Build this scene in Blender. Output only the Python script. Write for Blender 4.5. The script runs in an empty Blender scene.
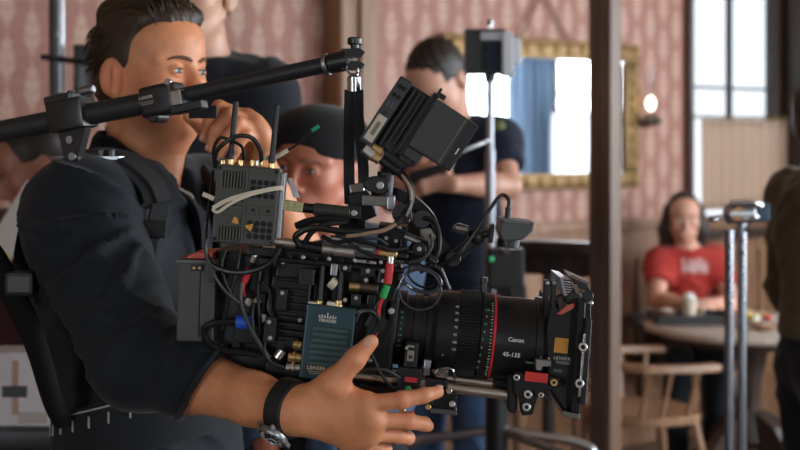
import bpy, bmesh, math, random
import numpy as np
from mathutils import Vector, Matrix

# ------------------------------------------------------------------ camera, light, exposure
scn = bpy.context.scene
COL = scn.collection
F, HORIZON, EYE = 1300.0, 147.0, 1.55           # focal length in pixels, horizon row, eye height (m)
FOCUS = 1.78
cam_d = bpy.data.cameras.new('camera'); cam = bpy.data.objects.new('camera', cam_d); COL.objects.link(cam)
cam.location = (0, 0, EYE); cam.rotation_euler = (math.pi/2, 0, 0)
cam_d.sensor_width = 36.0; cam_d.lens = F/800*36.0
cam_d.shift_y = -(225-HORIZON)/800.0
cam_d.clip_start = .05; cam_d.clip_end = 100
cam_d.dof.use_dof = True; cam_d.dof.focus_distance = FOCUS; cam_d.dof.aperture_fstop = 4.4
scn.camera = cam
scn.view_settings.view_transform = 'Standard'
scn.view_settings.look = 'None'
scn.view_settings.gamma = 1.0
scn.view_settings.use_curve_mapping = False
scn.view_settings.exposure = 0.5
scn.cycles.use_denoising = True
scn.cycles.max_bounces = 8
scn.cycles.sample_clamp_indirect = 6.0

SKY = 16.0
world = bpy.data.worlds.new('sky'); scn.world = world
world.use_nodes = True
wn = world.node_tree.nodes; wl = world.node_tree.links
bg = wn['Background']
bg.inputs['Color'].default_value = (.95, .975, 1.0, 1); bg.inputs['Strength'].default_value = SKY   # overcast sky

ROOM_R, ROOM_L, ROOM_F, CEIL = 4.0, -4.2, -3.2, 3.05
RW_WINDOWS = [(1.1, 1.0), (2.9, 1.4), (4.95, 1.16), (6.06, .82)]     # centre along Y, width, in the right wall
FILL_WINDOWS = [(-2.5, .9), (2.9, .9)]                               # centre along X; unseen windows added behind the photographer as front fill light
WZ0, WZ1 = .85, 2.55
def portal(name, loc, rot, w, h):
    d = bpy.data.lights.new(name, 'AREA'); d.shape = 'RECTANGLE'; d.size = w; d.size_y = h
    d.cycles.is_portal = True
    o = bpy.data.objects.new(name, d); COL.objects.link(o); o.location = loc; o.rotation_euler = rot
    return o
for yc, w in RW_WINDOWS:
    portal('window_daylight', (ROOM_R+.10, yc, (WZ0+WZ1)/2), (0, math.pi/2, 0), WZ1-WZ0, w)
for xc, w in FILL_WINDOWS:  # portals of the added fill windows
    portal('window_daylight', (xc, ROOM_F-.10, (WZ0+WZ1)/2), (-math.pi/2+math.pi, 0, 0), w, WZ1-WZ0)

# ------------------------------------------------------------------ pixel rays
def P(px, py, Y):
    return Vector(((px-400)/F*Y, Y, EYE-(py-HORIZON)/F*Y))
def V(*a): return Vector(a)

# ------------------------------------------------------------------ materials
MATS = {}
def mat(name, col, rough=.5, metal=0., var=.0, vscale=30., bump=0., bscale=200., spec=.5, emit=None, estr=0., coat=0., trans=0., alpha=1., sheen=0., sss=0.):
    if name in MATS: return MATS[name]
    m = bpy.data.materials.new(name); m.use_nodes = True
    nt = m.node_tree; b = nt.nodes['Principled BSDF']
    b.inputs['Base Color'].default_value = (*col, 1)
    b.inputs['Roughness'].default_value = rough; b.inputs['Metallic'].default_value = metal
    b.inputs['Specular IOR Level'].default_value = spec
    if coat: b.inputs['Coat Weight'].default_value = coat
    if trans: b.inputs['Transmission Weight'].default_value = trans
    if alpha < 1: b.inputs['Alpha'].default_value = alpha
    if sheen: b.inputs['Sheen Weight'].default_value = sheen; b.inputs['Sheen Roughness'].default_value = .4
    if sss:
        b.inputs['Subsurface Weight'].default_value = sss; b.inputs['Subsurface Radius'].default_value = (.012, .004, .002); b.inputs['Subsurface Scale'].default_value = 1.0
    if emit:
        b.inputs['Emission Color'].default_value = (*emit, 1); b.inputs['Emission Strength'].default_value = estr
    tc = nt.nodes.new('ShaderNodeTexCoord')
    if var:
        n = nt.nodes.new('ShaderNodeTexNoise'); n.inputs['Scale'].default_value = vscale; n.inputs['Detail'].default_value = 4
        nt.links.new(tc.outputs['Object'], n.inputs['Vector'])
        r = nt.nodes.new('ShaderNodeMapRange'); r.inputs[1].default_value = .25; r.inputs[2].default_value = .75
        r.inputs[3].default_value = 1-var; r.inputs[4].default_value = 1+var
        nt.links.new(n.outputs['Fac'], r.inputs[0])
        mx = nt.nodes.new('ShaderNodeVectorMath'); mx.operation = 'SCALE'; mx.inputs[0].default_value = col
        nt.links.new(r.outputs[0], mx.inputs['Scale']); nt.links.new(mx.outputs[0], b.inputs['Base Color'])
    if bump:
        n2 = nt.nodes.new('ShaderNodeTexNoise'); n2.inputs['Scale'].default_value = bscale; n2.inputs['Detail'].default_value = 3
        nt.links.new(tc.outputs['Object'], n2.inputs['Vector'])
        bp = nt.nodes.new('ShaderNodeBump'); bp.inputs['Strength'].default_value = bump; bp.inputs['Distance'].default_value = .002
        nt.links.new(n2.outputs['Fac'], bp.inputs['Height']); nt.links.new(bp.outputs['Normal'], b.inputs['Normal'])
    MATS[name] = m
    return m

def wood(name, c1, c2, rough=.45, scale=3., stretch=(1, 1, .06)):
    if name in MATS: return MATS[name]
    m = bpy.data.materials.new(name); m.use_nodes = True
    nt = m.node_tree; b = nt.nodes['Principled BSDF']; b.inputs['Roughness'].default_value = rough
    tc = nt.nodes.new('ShaderNodeTexCoord'); mp = nt.nodes.new('ShaderNodeMapping'); mp.inputs['Scale'].default_value = stretch
    n = nt.nodes.new('ShaderNodeTexNoise'); n.inputs['Scale'].default_value = scale*12; n.inputs['Detail'].default_value = 5
    cr = nt.nodes.new('ShaderNodeValToRGB'); cr.color_ramp.elements[0].color = (*c1, 1); cr.color_ramp.elements[1].color = (*c2, 1)
    cr.color_ramp.elements[0].position = .3; cr.color_ramp.elements[1].position = .7
    nt.links.new(tc.outputs['Object'], mp.inputs['Vector']); nt.links.new(mp.outputs[0], n.inputs['Vector'])
    nt.links.new(n.outputs['Fac'], cr.inputs['Fac']); nt.links.new(cr.outputs['Color'], b.inputs['Base Color'])
    MATS[name] = m
    return m

# ------------------------------------------------------------------ objects
def tag(o, label=None, cat=None, group=None, kind=None):
    if label: o['label'] = label
    if cat: o['category'] = cat
    if group: o['group'] = group
    if kind: o['kind'] = kind
    return o
def empty(name, loc, label=None, cat=None, group=None, parent=None):
    o = bpy.data.objects.new(name, None); COL.objects.link(o); o.empty_display_size = .1
    o.location = loc
    if parent is not None: attach(o, parent)
    return tag(o, label, cat, group)
def attach(o, parent):
    o.parent = parent; o.matrix_parent_inverse = Matrix.Translation(-parent.location)      # every object keeps its world place
def obj(name, bm, m, parent=None, smooth=False, label=None, cat=None, group=None, kind=None, angle=40):
    me = bpy.data.meshes.new(name)
    if isinstance(bm, bpy.types.Mesh): me = bm
    else:
        bmesh.ops.recalc_face_normals(bm, faces=bm.faces)
        bm.to_mesh(me); bm.free()
    if smooth:
        me.shade_smooth()
        if angle < 180: 
            try: me.set_sharp_from_angle(angle=math.radians(angle))
            except Exception: pass
    if m is not None:
        for mm in (m if isinstance(m, (list, tuple)) else [m]): me.materials.append(mm)
    o = bpy.data.objects.new(name, me); COL.objects.link(o)
    if parent is not None: attach(o, parent)
    if label and parent is not None and cat is None: o['label'] = label
    else: tag(o, label, cat, group)
    if kind: o['kind'] = kind
    return o
def mesh_np(name, verts, quads):
    me = bpy.data.meshes.new(name); nv, nq = len(verts), len(quads)
    me.vertices.add(nv); me.vertices.foreach_set('co', np.ascontiguousarray(verts, dtype=np.float32).ravel())
    me.loops.add(nq*4); me.loops.foreach_set('vertex_index', np.ascontiguousarray(quads, dtype=np.int32).ravel())
    me.polygons.add(nq); me.polygons.foreach_set('loop_start', np.arange(0, nq*4, 4, dtype=np.int32))
    me.update(calc_edges=True); me.validate()
    return me

# ------------------------------------------------------------------ shapes (all add to a bmesh, world coordinates)
def BM(): return bmesh.new()
AX = (V(1, 0, 0), V(0, 1, 0), V(0, 0, 1))
def obox(bm, c, half, axes=AX, bev=0., seg=2):
    t = bmesh.new(); bmesh.ops.create_cube(t, size=2.)
    for v in t.verts: v.co = Vector((v.co.x*half[0], v.co.y*half[1], v.co.z*half[2]))
    if bev: bmesh.ops.bevel(t, geom=list(t.edges), offset=bev, segments=seg, profile=.6, affect='EDGES')
    c = Vector(c); mp = {}
    for v in t.verts: mp[v] = bm.verts.new(c+axes[0]*v.co.x+axes[1]*v.co.y+axes[2]*v.co.z)
    for f in t.faces: bm.faces.new([mp[v] for v in f.verts])
    t.free()
def frame_of(d):
    d = d.normalized(); a = V(0, 0, 1) if abs(d.z) < .9 else V(1, 0, 0)
    u = a.cross(d).normalized(); return u, d.cross(u).normalized(), d
def lathe(bm, o, axis, prof, seg=24, caps=True):
    u, v, d = frame_of(Vector(axis)); o = Vector(o); rings = []
    for t, r in prof:
        rings.append([bm.verts.new(o+d*t+(u*math.cos(2*math.pi*k/seg)+v*math.sin(2*math.pi*k/seg))*max(r, 1e-5)) for k in range(seg)])
    for a, b in zip(rings, rings[1:]):
        for k in range(seg):
            bm.faces.new((a[k], a[(k+1) % seg], b[(k+1) % seg], b[k]))
    if caps:
        bm.faces.new(rings[0][::-1]); bm.faces.new(rings[-1])
def cyl(bm, a, b, r, r2=None, seg=16):
    a, b = Vector(a), Vector(b); L = (b-a).length
    lathe(bm, a, b-a, [(0, r), (L, r if r2 is None else r2)], seg)
def rcyl(bm, a, b, r, bev, seg=20):
    a, b = Vector(a), Vector(b); L = (b-a).length
    lathe(bm, a, b-a, [(0, r-bev), (bev, r), (L-bev, r), (L, r-bev)], seg)
def spline(pts, n=8):
    pts = [Vector(p) for p in pts]
    if len(pts) < 3: return pts
    q = [2*pts[0]-pts[1]]+pts+[2*pts[-1]-pts[-2]]; out = []
    for i in range(1, len(q)-2):
        p0, p1, p2, p3 = q[i-1:i+3]
        for k in range(n):
            t = k/n
            out.append(.5*((2*p1)+(p2-p0)*t+(2*p0-5*p1+4*p2-p3)*t*t+(3*p1-p0-3*p2+p3)*t**3))
    out.append(pts[-1]); return out
def tube(bm, pts, r, seg=8, n=8, closed=False, raw=False, flat=None):
    c = [Vector(p) for p in pts] if raw else spline(pts, n)
    rs = r if isinstance(r, (list, tuple)) else None
    T = []
    for i in range(len(c)):
        if closed: T.append((c[(i+1) % len(c)]-c[i-1]).normalized())
        else: T.append((c[min(i+1, len(c)-1)]-c[max(i-1, 0)]).normalized())
    u = frame_of(T[0])[0]; rings = []
    for i, p in enumerate(c):
        u = (u-T[i]*u.dot(T[i]));
        u = u.normalized() if u.length > 1e-6 else frame_of(T[i])[0]
        v = T[i].cross(u)
        if rs is None: rr = r
        else:
            x = i/(len(c)-1)*(len(rs)-1); j = min(int(x), len(rs)-2); rr = rs[j]+(rs[j+1]-rs[j])*(x-j)
        rings.append([bm.verts.new(p+(u*math.cos(2*math.pi*k/seg)+v*math.sin(2*math.pi*k/seg))*rr) for k in range(seg)])
    pairs = list(zip(rings, rings[1:]))+([(rings[-1], rings[0])] if closed else [])
    for a, b in pairs:
        for k in range(seg): bm.faces.new((a[k], a[(k+1) % seg], b[(k+1) % seg], b[k]))
    if not closed:
        bm.faces.new(rings[0][::-1]); bm.faces.new(rings[-1])
def prism(bm, pts, ext):
    ext = Vector(ext); a = [bm.verts.new(Vector(p)) for p in pts]; b = [bm.verts.new(Vector(p)+ext) for p in pts]
    bm.faces.new(a); bm.faces.new(b[::-1])
    for i in range(len(a)): bm.faces.new((a[i], a[i-1], b[i-1], b[i]))
def ball(bm, c, r, axes=AX, seg=20, rings=12):
    if not isinstance(r, (tuple, list)): r = (r, r, r)
    c = Vector(c); rows = []
    for i in range(1, rings):
        th = math.pi*i/rings
        rows.append([bm.verts.new(c+axes[0]*(r[0]*math.sin(th)*math.cos(2*math.pi*k/seg))+axes[1]*(r[1]*math.sin(th)*math.sin(2*math.pi*k/seg))+axes[2]*(r[2]*math.cos(th))) for k in range(seg)])
    t = bm.verts.new(c+axes[2]*r[2]); b = bm.verts.new(c-axes[2]*r[2])
    for k in range(seg):
        bm.faces.new((t, rows[0][k], rows[0][(k+1) % seg])); bm.faces.new((b, rows[-1][(k+1) % seg], rows[-1][k]))
    for a, d in zip(rows, rows[1:]):
        for k in range(seg): bm.faces.new((a[k], d[k], d[(k+1) % seg], a[(k+1) % seg]))
def band(bm, pts, nrm, width, thick, n=8):
    """a strap: pts along its centre, nrm = outward direction at each point"""
    c = spline(pts, n); ns = spline([Vector(x) for x in nrm], n) if len(nrm) > 1 else [Vector(nrm[0])]*len(c); rows = []
    for i, p in enumerate(c):
        t = (c[min(i+1, len(c)-1)]-c[max(i-1, 0)]).normalized(); k = ns[i].normalized(); s = t.cross(k).normalized(); k = s.cross(t)
        w, h = width/2, thick/2
        rows.append([bm.verts.new(p+s*a*w+k*b*h) for a, b in ((-1, -1), (1, -1), (1.0, .4), (.9, 1), (-.9, 1), (-1, .4))])
    m = len(rows[0])
    for a, b in zip(rows, rows[1:]):
        for k in range(m): bm.faces.new((a[k], a[(k+1) % m], b[(k+1) % m], b[k]))
    bm.faces.new(rows[0][::-1]); bm.faces.new(rows[-1])
def text_mesh(s, size, ext=.0003, bold=False, spacing=1.0):
    cu = bpy.data.curves.new('txt', 'FONT'); cu.body = s; cu.size = size; cu.extrude = ext; cu.align_x = 'CENTER'; cu.align_y = 'CENTER'
    cu.space_character = spacing; cu.resolution_u = 3
    if bold: cu.offset = size*.02
    o = bpy.data.objects.new('txt', cu); COL.objects.link(o)
    dg = bpy.context.evaluated_depsgraph_get()
    me = bpy.data.meshes.new_from_object(o.evaluated_get(dg))
    bpy.data.objects.remove(o); bpy.data.curves.remove(cu)
    return me
def text_flat(name, s, size, c, u, v, m, parent, **k):
    me = text_mesh(s, size, **k); n = u.cross(v)
    for q in me.vertices: q.co = Vector(c)+u*q.co.x+v*q.co.y+n*q.co.z
    return obj(name, me, m, parent)

# ------------------------------------------------------------------ implicit surfaces for bodies and cloth
class SDF:
    def __init__(s, lo, hi, h):
        s.lo = np.array(lo, dtype=np.float64); s.h = h
        s.n = np.ceil((np.array(hi)-s.lo)/h).astype(int)+1
        s.f = np.full(tuple(s.n), 1.0, dtype=np.float32)
    def sub(s, lo, hi):
        a = np.clip(np.floor((np.array(lo)-s.lo)/s.h).astype(int), 0, s.n); b = np.clip(np.ceil((np.array(hi)-s.lo)/s.h).astype(int)+1, 0, s.n)
        if np.any(b <= a): return None, None
        sl = tuple(slice(a[i], b[i]) for i in range(3))
        g = [(np.arange(a[i], b[i])*s.h+s.lo[i]).astype(np.float32) for i in range(3)]
        return sl, (g[0][:, None, None], g[1][None, :, None], g[2][None, None, :])
    def union(s, sl, d, k):
        a = s.f[sl]
        if k <= 0: s.f[sl] = np.minimum(a, d); return
        t = np.clip(.5+.5*(a-d)/k, 0, 1); s.f[sl] = a+(d-a)*t-k*t*(1-t)
    def cutd(s, sl, d, k):           # remove d<0
        a = s.f[sl]; d = -d
        if k <= 0: s.f[sl] = np.maximum(a, d); return
        t = np.clip(.5-.5*(a-d)/k, 0, 1); s.f[sl] = a+(d-a)*t+k*t*(1-t)
    def cone(s, a, b, ra, rb, k=.02, flat=None):
        a, b = np.array(a, float), np.array(b, float); m = max(ra, rb)+k+3*s.h
        sl, g = s.sub(np.minimum(a, b)-m, np.maximum(a, b)+m)
        if sl is None: return
        ab = b-a; L2 = max((ab**2).sum(), 1e-9)
        x, y, z = g[0]-a[0], g[1]-a[1], g[2]-a[2]
        t = np.clip((x*ab[0]+y*ab[1]+z*ab[2])/L2, 0, 1)
        d = np.sqrt((x-t*ab[0])**2+(y-t*ab[1])**2+(z-t*ab[2])**2)-(ra+(rb-ra)*t)
        s.union(sl, d.astype(np.float32), k)
    def _ell(s, c, r, R, m):
        c = np.array(c, float); r = np.array(r, float); R = np.eye(3) if R is None else np.array(R, float)   # rows = axes
        ext = np.sqrt(((R*r[:, None])**2).sum(0))+m
        sl, g = s.sub(c-ext, c+ext)
        if sl is None: return None, None
        x, y, z = g[0]-c[0], g[1]-c[1], g[2]-c[2]
        q = [(x*R[i][0]+y*R[i][1]+z*R[i][2]) for i in range(3)]
        k0 = np.sqrt(sum((q[i]/r[i])**2 for i in range(3))); k1 = np.sqrt(sum((q[i]/r[i]**2)**2 for i in range(3)))
        return sl, (k0*(k0-1)/np.maximum(k1, 1e-6)).astype(np.float32)
    def ell(s, c, r, k=.02, R=None):
        sl, d = s._ell(c, r, R, k+3*s.h)
        if sl is not None: s.union(sl, d, k)
    def cut_ell(s, c, r, k=.005, R=None):
        sl, d = s._ell(c, r, R, k+3*s.h)
        if sl is not None: s.cutd(sl, d, k)
    def cut_plane(s, p, n, rad, k=0.):     # remove what lies beyond p along n, inside a ball of radius rad
        p = np.array(p, float); n = np.array(n, float); n /= np.linalg.norm(n)
        sl, g = s.sub(p-rad, p+rad)
        if sl is None: return
        x, y, z = g[0]-p[0], g[1]-p[1], g[2]-p[2]
        d = -(x*n[0]+y*n[1]+z*n[2])
        inside = (x*x+y*y+z*z) < rad*rad
        a = s.f[sl]; s.f[sl] = np.where(inside, np.maximum(a, -d), a)
    def mesh(s):
        f = s.f; h = s.h
        f[0] = f[-1] = 1; f[:, 0] = f[:, -1] = 1; f[:, :, 0] = f[:, :, -1] = 1
        ins = f < 0; nx, ny, nz = f.shape
        cnt = np.zeros((nx-1, ny-1, nz-1), np.int8); C = []
        for i in (0, 1):
            for j in (0, 1):
                for k in (0, 1):
                    C.append((i, j, k)); cnt += ins[i:nx-1+i, j:ny-1+j, k:nz-1+k]
        act = (cnt > 0) & (cnt < 8)
        ids = np.argwhere(act); idx = np.full(act.shape, -1, np.int32); idx[act] = np.arange(len(ids))
        vals = np.stack([f[ids[:, 0]+c[0], ids[:, 1]+c[1], ids[:, 2]+c[2]] for c in C], 1)
        pos = np.zeros((len(ids), 3)); num = np.zeros(len(ids)); Ca = np.array(C, float)
        for a in range(8):
            for b in range(a+1, 8):
                if np.abs(Ca[a]-Ca[b]).sum() != 1: continue
                va, vb = vals[:, a], vals[:, b]; m = (va < 0) != (vb < 0)
                t = np.where(m, va/np.where(m, va-vb, 1), 0)
                pos += np.where(m[:, None], Ca[a]+(Ca[b]-Ca[a])*t[:, None], 0); num += m
        verts = (ids+pos/num[:, None])*h+s.lo
        quads = []
        for ax in range(3):
            s0 = [slice(1, -1)]*3; s1 = [slice(1, -1)]*3; s0[ax] = slice(0, -1); s1[ax] = slice(1, None)
            A, B = ins[tuple(s0)], ins[tuple(s1)]
            e = np.argwhere(A != B); off = np.array([1, 1, 1]); off[ax] = 0; e = e+off
            flip = ins[e[:, 0], e[:, 1], e[:, 2]]
            o1, o2 = [(1, 2), (2, 0), (0, 1)][ax]
            d1 = np.zeros(3, int); d2 = np.zeros(3, int); d1[o1] = 1; d2[o2] = 1
            q = np.stack([idx[tuple((e-d1-d2).T)], idx[tuple((e-d2).T)], idx[tuple(e.T)], idx[tuple((e-d1).T)]], 1)
            q[~flip] = q[~flip][:, ::-1]; quads.append(q)
        q = np.concatenate(quads); q = q[(q >= 0).all(1)]
        return verts, q
def join_np(parts):
    vs, qs, n = [], [], 0
    for v, q in parts: vs.append(v); qs.append(q+n); n += len(v)
    return np.concatenate(vs), np.concatenate(qs)
def vnormals(v, q):
    n = np.cross(v[q[:, 2]]-v[q[:, 0]], v[q[:, 3]]-v[q[:, 1]]); out = np.zeros_like(v)
    for i in range(4): np.add.at(out, q[:, i], n)
    return out/np.maximum(np.linalg.norm(out, axis=1, keepdims=True), 1e-9)
def wrinkle(v, q, amp, dirs, seed=0):
    """folds: warped waves along the given directions (dir, wavelength, weight)"""
    n = vnormals(v, q); rng = np.random.RandomState(seed); w = np.zeros(len(v))
    wx = .02*np.sin(v[:, 0]*23+1.3*seed)+.02*np.sin(v[:, 2]*17+v[:, 1]*11+seed)+.012*np.sin(v[:, 1]*41+v[:, 2]*29)
    for d, lam, wt in dirs:
        d = np.array(d, float); d /= np.linalg.norm(d); ph = (v@d+wx*1.3)/lam*2*math.pi+rng.rand()*6
        env = .5+.5*np.sin(v[:, 0]*9+v[:, 1]*13+v[:, 2]*15+rng.rand()*6)
        w += wt*(1-np.abs(np.sin(ph/2)))**2*env
    return v+n*(amp*w)[:, None]
# ------------------------------------------------------------------ the room
WD, WN = V(.8192, .5735, 0), V(.5735, -.8192, 0); WO = V(0, 5.95, 0)      # back wall: direction along it, normal into the room, foot at X=0
def wall_s(px):
    k = (px-400)/F; Y = 5.95/(1-.7*k); return k*Y/.8192, Y
def wall_z(px, py): return EYE-(py-HORIZON)/F*wall_s(px)[1]
def W(s, z, out=0.): return WO+WD*s+WN*out+V(0, 0, z)
WAX = (WD, WN, V(0, 0, 1))

def wallpaper():
    m = bpy.data.materials.new('damask_wallpaper'); m.use_nodes = True; nt = m.node_tree; b = nt.nodes['Principled BSDF']
    b.inputs['Roughness'].default_value = .6
    tc = nt.nodes.new('ShaderNodeTexCoord'); sx = nt.nodes.new('ShaderNodeSeparateXYZ'); nt.links.new(tc.outputs['Object'], sx.inputs[0])
    def M(op, a, b_=None, c=None):
        n = nt.nodes.new('ShaderNodeMath'); n.operation = op
        for i, x in enumerate((a, b_, c)):
            if x is None: continue
            if isinstance(x, (int, float)): n.inputs[i].default_value = x
            else: nt.links.new(x, n.inputs[i])
        return n.outputs[0]
    U = M('DIVIDE', sx.outputs[0], .098); col_ = M('FLOOR', U); fu = M('ABSOLUTE', M('SUBTRACT', M('FRACT', U), .5))
    Vv = M('ADD', M('DIVIDE', sx.outputs[2], .21), M('MULTIPLY', M('FLOORED_MODULO', col_, 2.), .5)); fv = M('FRACT', Vv)
    sn = M('SINE', M('MULTIPLY', fv, math.pi)); w = M('MULTIPLY', M('POWER', sn, .8), M('SUBTRACT', .46, M('MULTIPLY', fv, .24)))     # tall teardrop plumes in offset columns
    edge = M('SUBTRACT', w, fu)
    mr = nt.nodes.new('ShaderNodeMapRange'); mr.inputs[1].default_value = -.03; mr.inputs[2].default_value = .10; nt.links.new(edge, mr.inputs[0])
    vein = M('MULTIPLY', M('COSINE', M('MULTIPLY', fu, 30.)), M('COSINE', M('ADD', M('MULTIPLY', fv, 26.), M('MULTIPLY', fu, 24.))))
    k = M('ADD', M('MULTIPLY', mr.outputs[0], .75), M('MULTIPLY', vein, .24))
    nz = nt.nodes.new('ShaderNodeTexNoise'); nz.inputs['Scale'].default_value = 40; nt.links.new(tc.outputs['Object'], nz.inputs['Vector'])
    k = M('ADD', k, M('MULTIPLY', M('SUBTRACT', nz.outputs['Fac'], .5), .3))
    cr = nt.nodes.new('ShaderNodeValToRGB'); e = cr.color_ramp.elements
    e[0].position = .0; e[0].color = (.34, .145, .105, 1); e[1].position = .95; e[1].color = (.53, .335, .255, 1)
    nt.links.new(k, cr.inputs['Fac']); nt.links.new(cr.outputs['Color'], b.inputs['Base Color'])
    MATS['wallpaper'] = m; return m
M_paper = wallpaper()
M_wood = wood('brown_wood', (.21, .105, .058), (.38, .20, .11))
M_wood_lt = wood('worn_oak', (.22, .115, .06), (.38, .21, .12), .35)
M_wood_dk = wood('dark_wood', (.030, .018, .014), (.07, .042, .031), .35)
M_plaster = mat('cream_plaster', (.62, .52, .45), .8, var=.06, vscale=6)
M_ceil = wood('ceiling_boards', (.24, .16, .11), (.36, .25, .17), .6)
M_frame = mat('window_paint', (.06, .065, .085), .4, var=.1)
def thin_cloth(name, col, tr):
    m = mat(name, col, .9, var=.06, vscale=14); nt = m.node_tree; b = nt.nodes['Principled BSDF']; out = nt.nodes['Material Output']
    t = nt.nodes.new('ShaderNodeBsdfTranslucent'); t.inputs[0].default_value = (*col, 1); mx = nt.nodes.new('ShaderNodeMixShader'); mx.inputs[0].default_value = tr
    nt.links.new(b.outputs[0], mx.inputs[1]); nt.links.new(t.outputs[0], mx.inputs[2]); nt.links.new(mx.outputs[0], out.inputs[0]); return m
M_curtain = thin_cloth('beige_curtain', (.80, .64, .52), .6)
M_sheer = thin_cloth('white_curtain', (.85, .86, .88), .5)
M_gold = mat('gilt_frame', (.26, .155, .058), .42, .5, var=.35, vscale=60, bump=.6, bscale=90)

def local_box(bm, s0, s1, y0, y1, z0, z1): obox(bm, ((s0+s1)/2, (y0+y1)/2, (z0+z1)/2), (abs(s1-s0)/2, abs(y1-y0)/2, abs(z1-z0)/2))
WROT = math.atan2(WD.y, WD.x)
# back wall (local x along the wall, -y into the room)
sw0, sw1 = wall_s(690)[0], wall_s(772)[0]; wz0, wz1 = 1.10, 2.70
bm = BM(); S0, S1 = -5.15, 4.95
local_box(bm, S0, sw0, 0, .05, 0, CEIL); local_box(bm, sw1, S1, 0, .05, 0, CEIL)
local_box(bm, sw0, sw1, 0, .05, 0, wz0); local_box(bm, sw0, sw1, 0, .05, wz1, CEIL)
wb = obj('wall_back', bm, M_paper, kind='structure', label='back wall with faded red damask wallpaper')
wb.location = WO; wb.rotation_euler = (0, 0, WROT)
# floor, ceiling, other walls
def floor_mat():
    m = bpy.data.materials.new('floor_planks'); m.use_nodes = True; nt = m.node_tree; b = nt.nodes['Principled BSDF']; b.inputs['Roughness'].default_value = .35
    tc = nt.nodes.new('ShaderNodeTexCoord'); br = nt.nodes.new('ShaderNodeTexBrick'); br.inputs['Scale'].default_value = 1
    br.inputs['Brick Width'].default_value = 2.2; br.inputs['Row Height'].default_value = .14; br.inputs['Mortar Size'].default_value = .004
    br.inputs['Color1'].default_value = (.12, .075, .05, 1); br.inputs['Color2'].default_value = (.19, .12, .08, 1); br.inputs['Mortar'].default_value = (.02, .015, .01, 1)
    n = nt.nodes.new('ShaderNodeTexNoise'); n.inputs['Scale'].default_value = 12; mp = nt.nodes.new('ShaderNodeMapping'); mp.inputs['Scale'].default_value = (.15, 2, 1)
    mx = nt.nodes.new('ShaderNodeMixRGB'); mx.blend_type = 'MULTIPLY'; mx.inputs[0].default_value = .5
    nt.links.new(tc.outputs['Object'], br.inputs['Vector']); nt.links.new(tc.outputs['Object'], mp.inputs[0]); nt.links.new(mp.outputs[0], n.inputs['Vector'])
    nt.links.new(br.outputs['Color'], mx.inputs[1]); nt.links.new(n.outputs['Fac'], mx.inputs[2]); nt.links.new(mx.outputs[0], b.inputs['Base Color'])
    return m
bm = BM(); obox(bm, (0, 2.8, -.05), (4.6, 6.4, .05)); obj('floor', bm, floor_mat(), kind='structure', label='dark wooden plank floor')
bm = BM(); obox(bm, (0, 2.8, CEIL+.05), (4.6, 6.4, .05)); obj('ceiling', bm, M_ceil, kind='structure', label='brown boarded ceiling')
bm = BM(); obox(bm, (ROOM_L-.07, 0.2, CEIL/2), (.07, 3.6, CEIL/2)); obj('wall_left', bm, M_ceil, kind='structure', label='brown boarded side wall')
def wall_with_windows(name, lab, axis, pos, lo, hi, wins, thick):
    bm = BM()
    def seg(a, b, z0, z1):
        if b-a < 1e-3: return
        c = (a+b)/2; h = (b-a)/2
        if axis == 'y': obox(bm, (pos+thick/2, c, (z0+z1)/2), (abs(thick)/2, h, (z1-z0)/2))
        else: obox(bm, (c, pos+thick/2, (z0+z1)/2), (h, abs(thick)/2, (z1-z0)/2))
    x = lo
    for c, w in sorted(wins):
        seg(x, c-w/2, 0, CEIL); seg(c-w/2, c+w/2, 0, WZ0); seg(c-w/2, c+w/2, WZ1, CEIL); x = c+w/2
    seg(x, hi, 0, CEIL)
    return obj(name, bm, M_plaster if axis == 'y' else M_ceil, kind='structure', label=lab)
wall_with_windows('wall_right', 'side wall pierced by a row of windows', 'y', ROOM_R, ROOM_F-.14, 8.8, RW_WINDOWS, .14)
wall_with_windows('wall_front', 'wall with two added fill windows facing the wallpapered one', 'x', ROOM_F, ROOM_L, ROOM_R, FILL_WINDOWS, -.14)

def pane_mat():
    m = bpy.data.materials.new('window_pane'); m.use_nodes = True; nt = m.node_tree; nt.nodes.remove(nt.nodes['Principled BSDF'])
    out = nt.nodes['Material Output']; tr = nt.nodes.new('ShaderNodeBsdfTransparent'); tr.inputs[0].default_value = (.90, .93, .95, 1)
    gl = nt.nodes.new('ShaderNodeBsdfGlossy'); gl.inputs['Roughness'].default_value = .02;     mx = nt.nodes.new('ShaderNodeMixShader'); mx.inputs[0].default_value = .05; nt.links.new(tr.outputs[0], mx.inputs[1]); nt.links.new(gl.outputs[0], mx.inputs[2])
    nt.links.new(mx.outputs[0], out.inputs[0]); return m
M_pane = pane_mat()
def dim_pane_mat():     # slightly blue glass, its colour darkened to dim the sky behind it
    m = M_pane.copy(); m.name = 'dimmed_pane'
    for n in m.node_tree.nodes:
        if n.type == 'BSDF_TRANSPARENT': n.inputs[0].default_value = (.240, .247, .252, 1)
    return m
M_pane_dim = dim_pane_mat()
win_no = [0]
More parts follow.
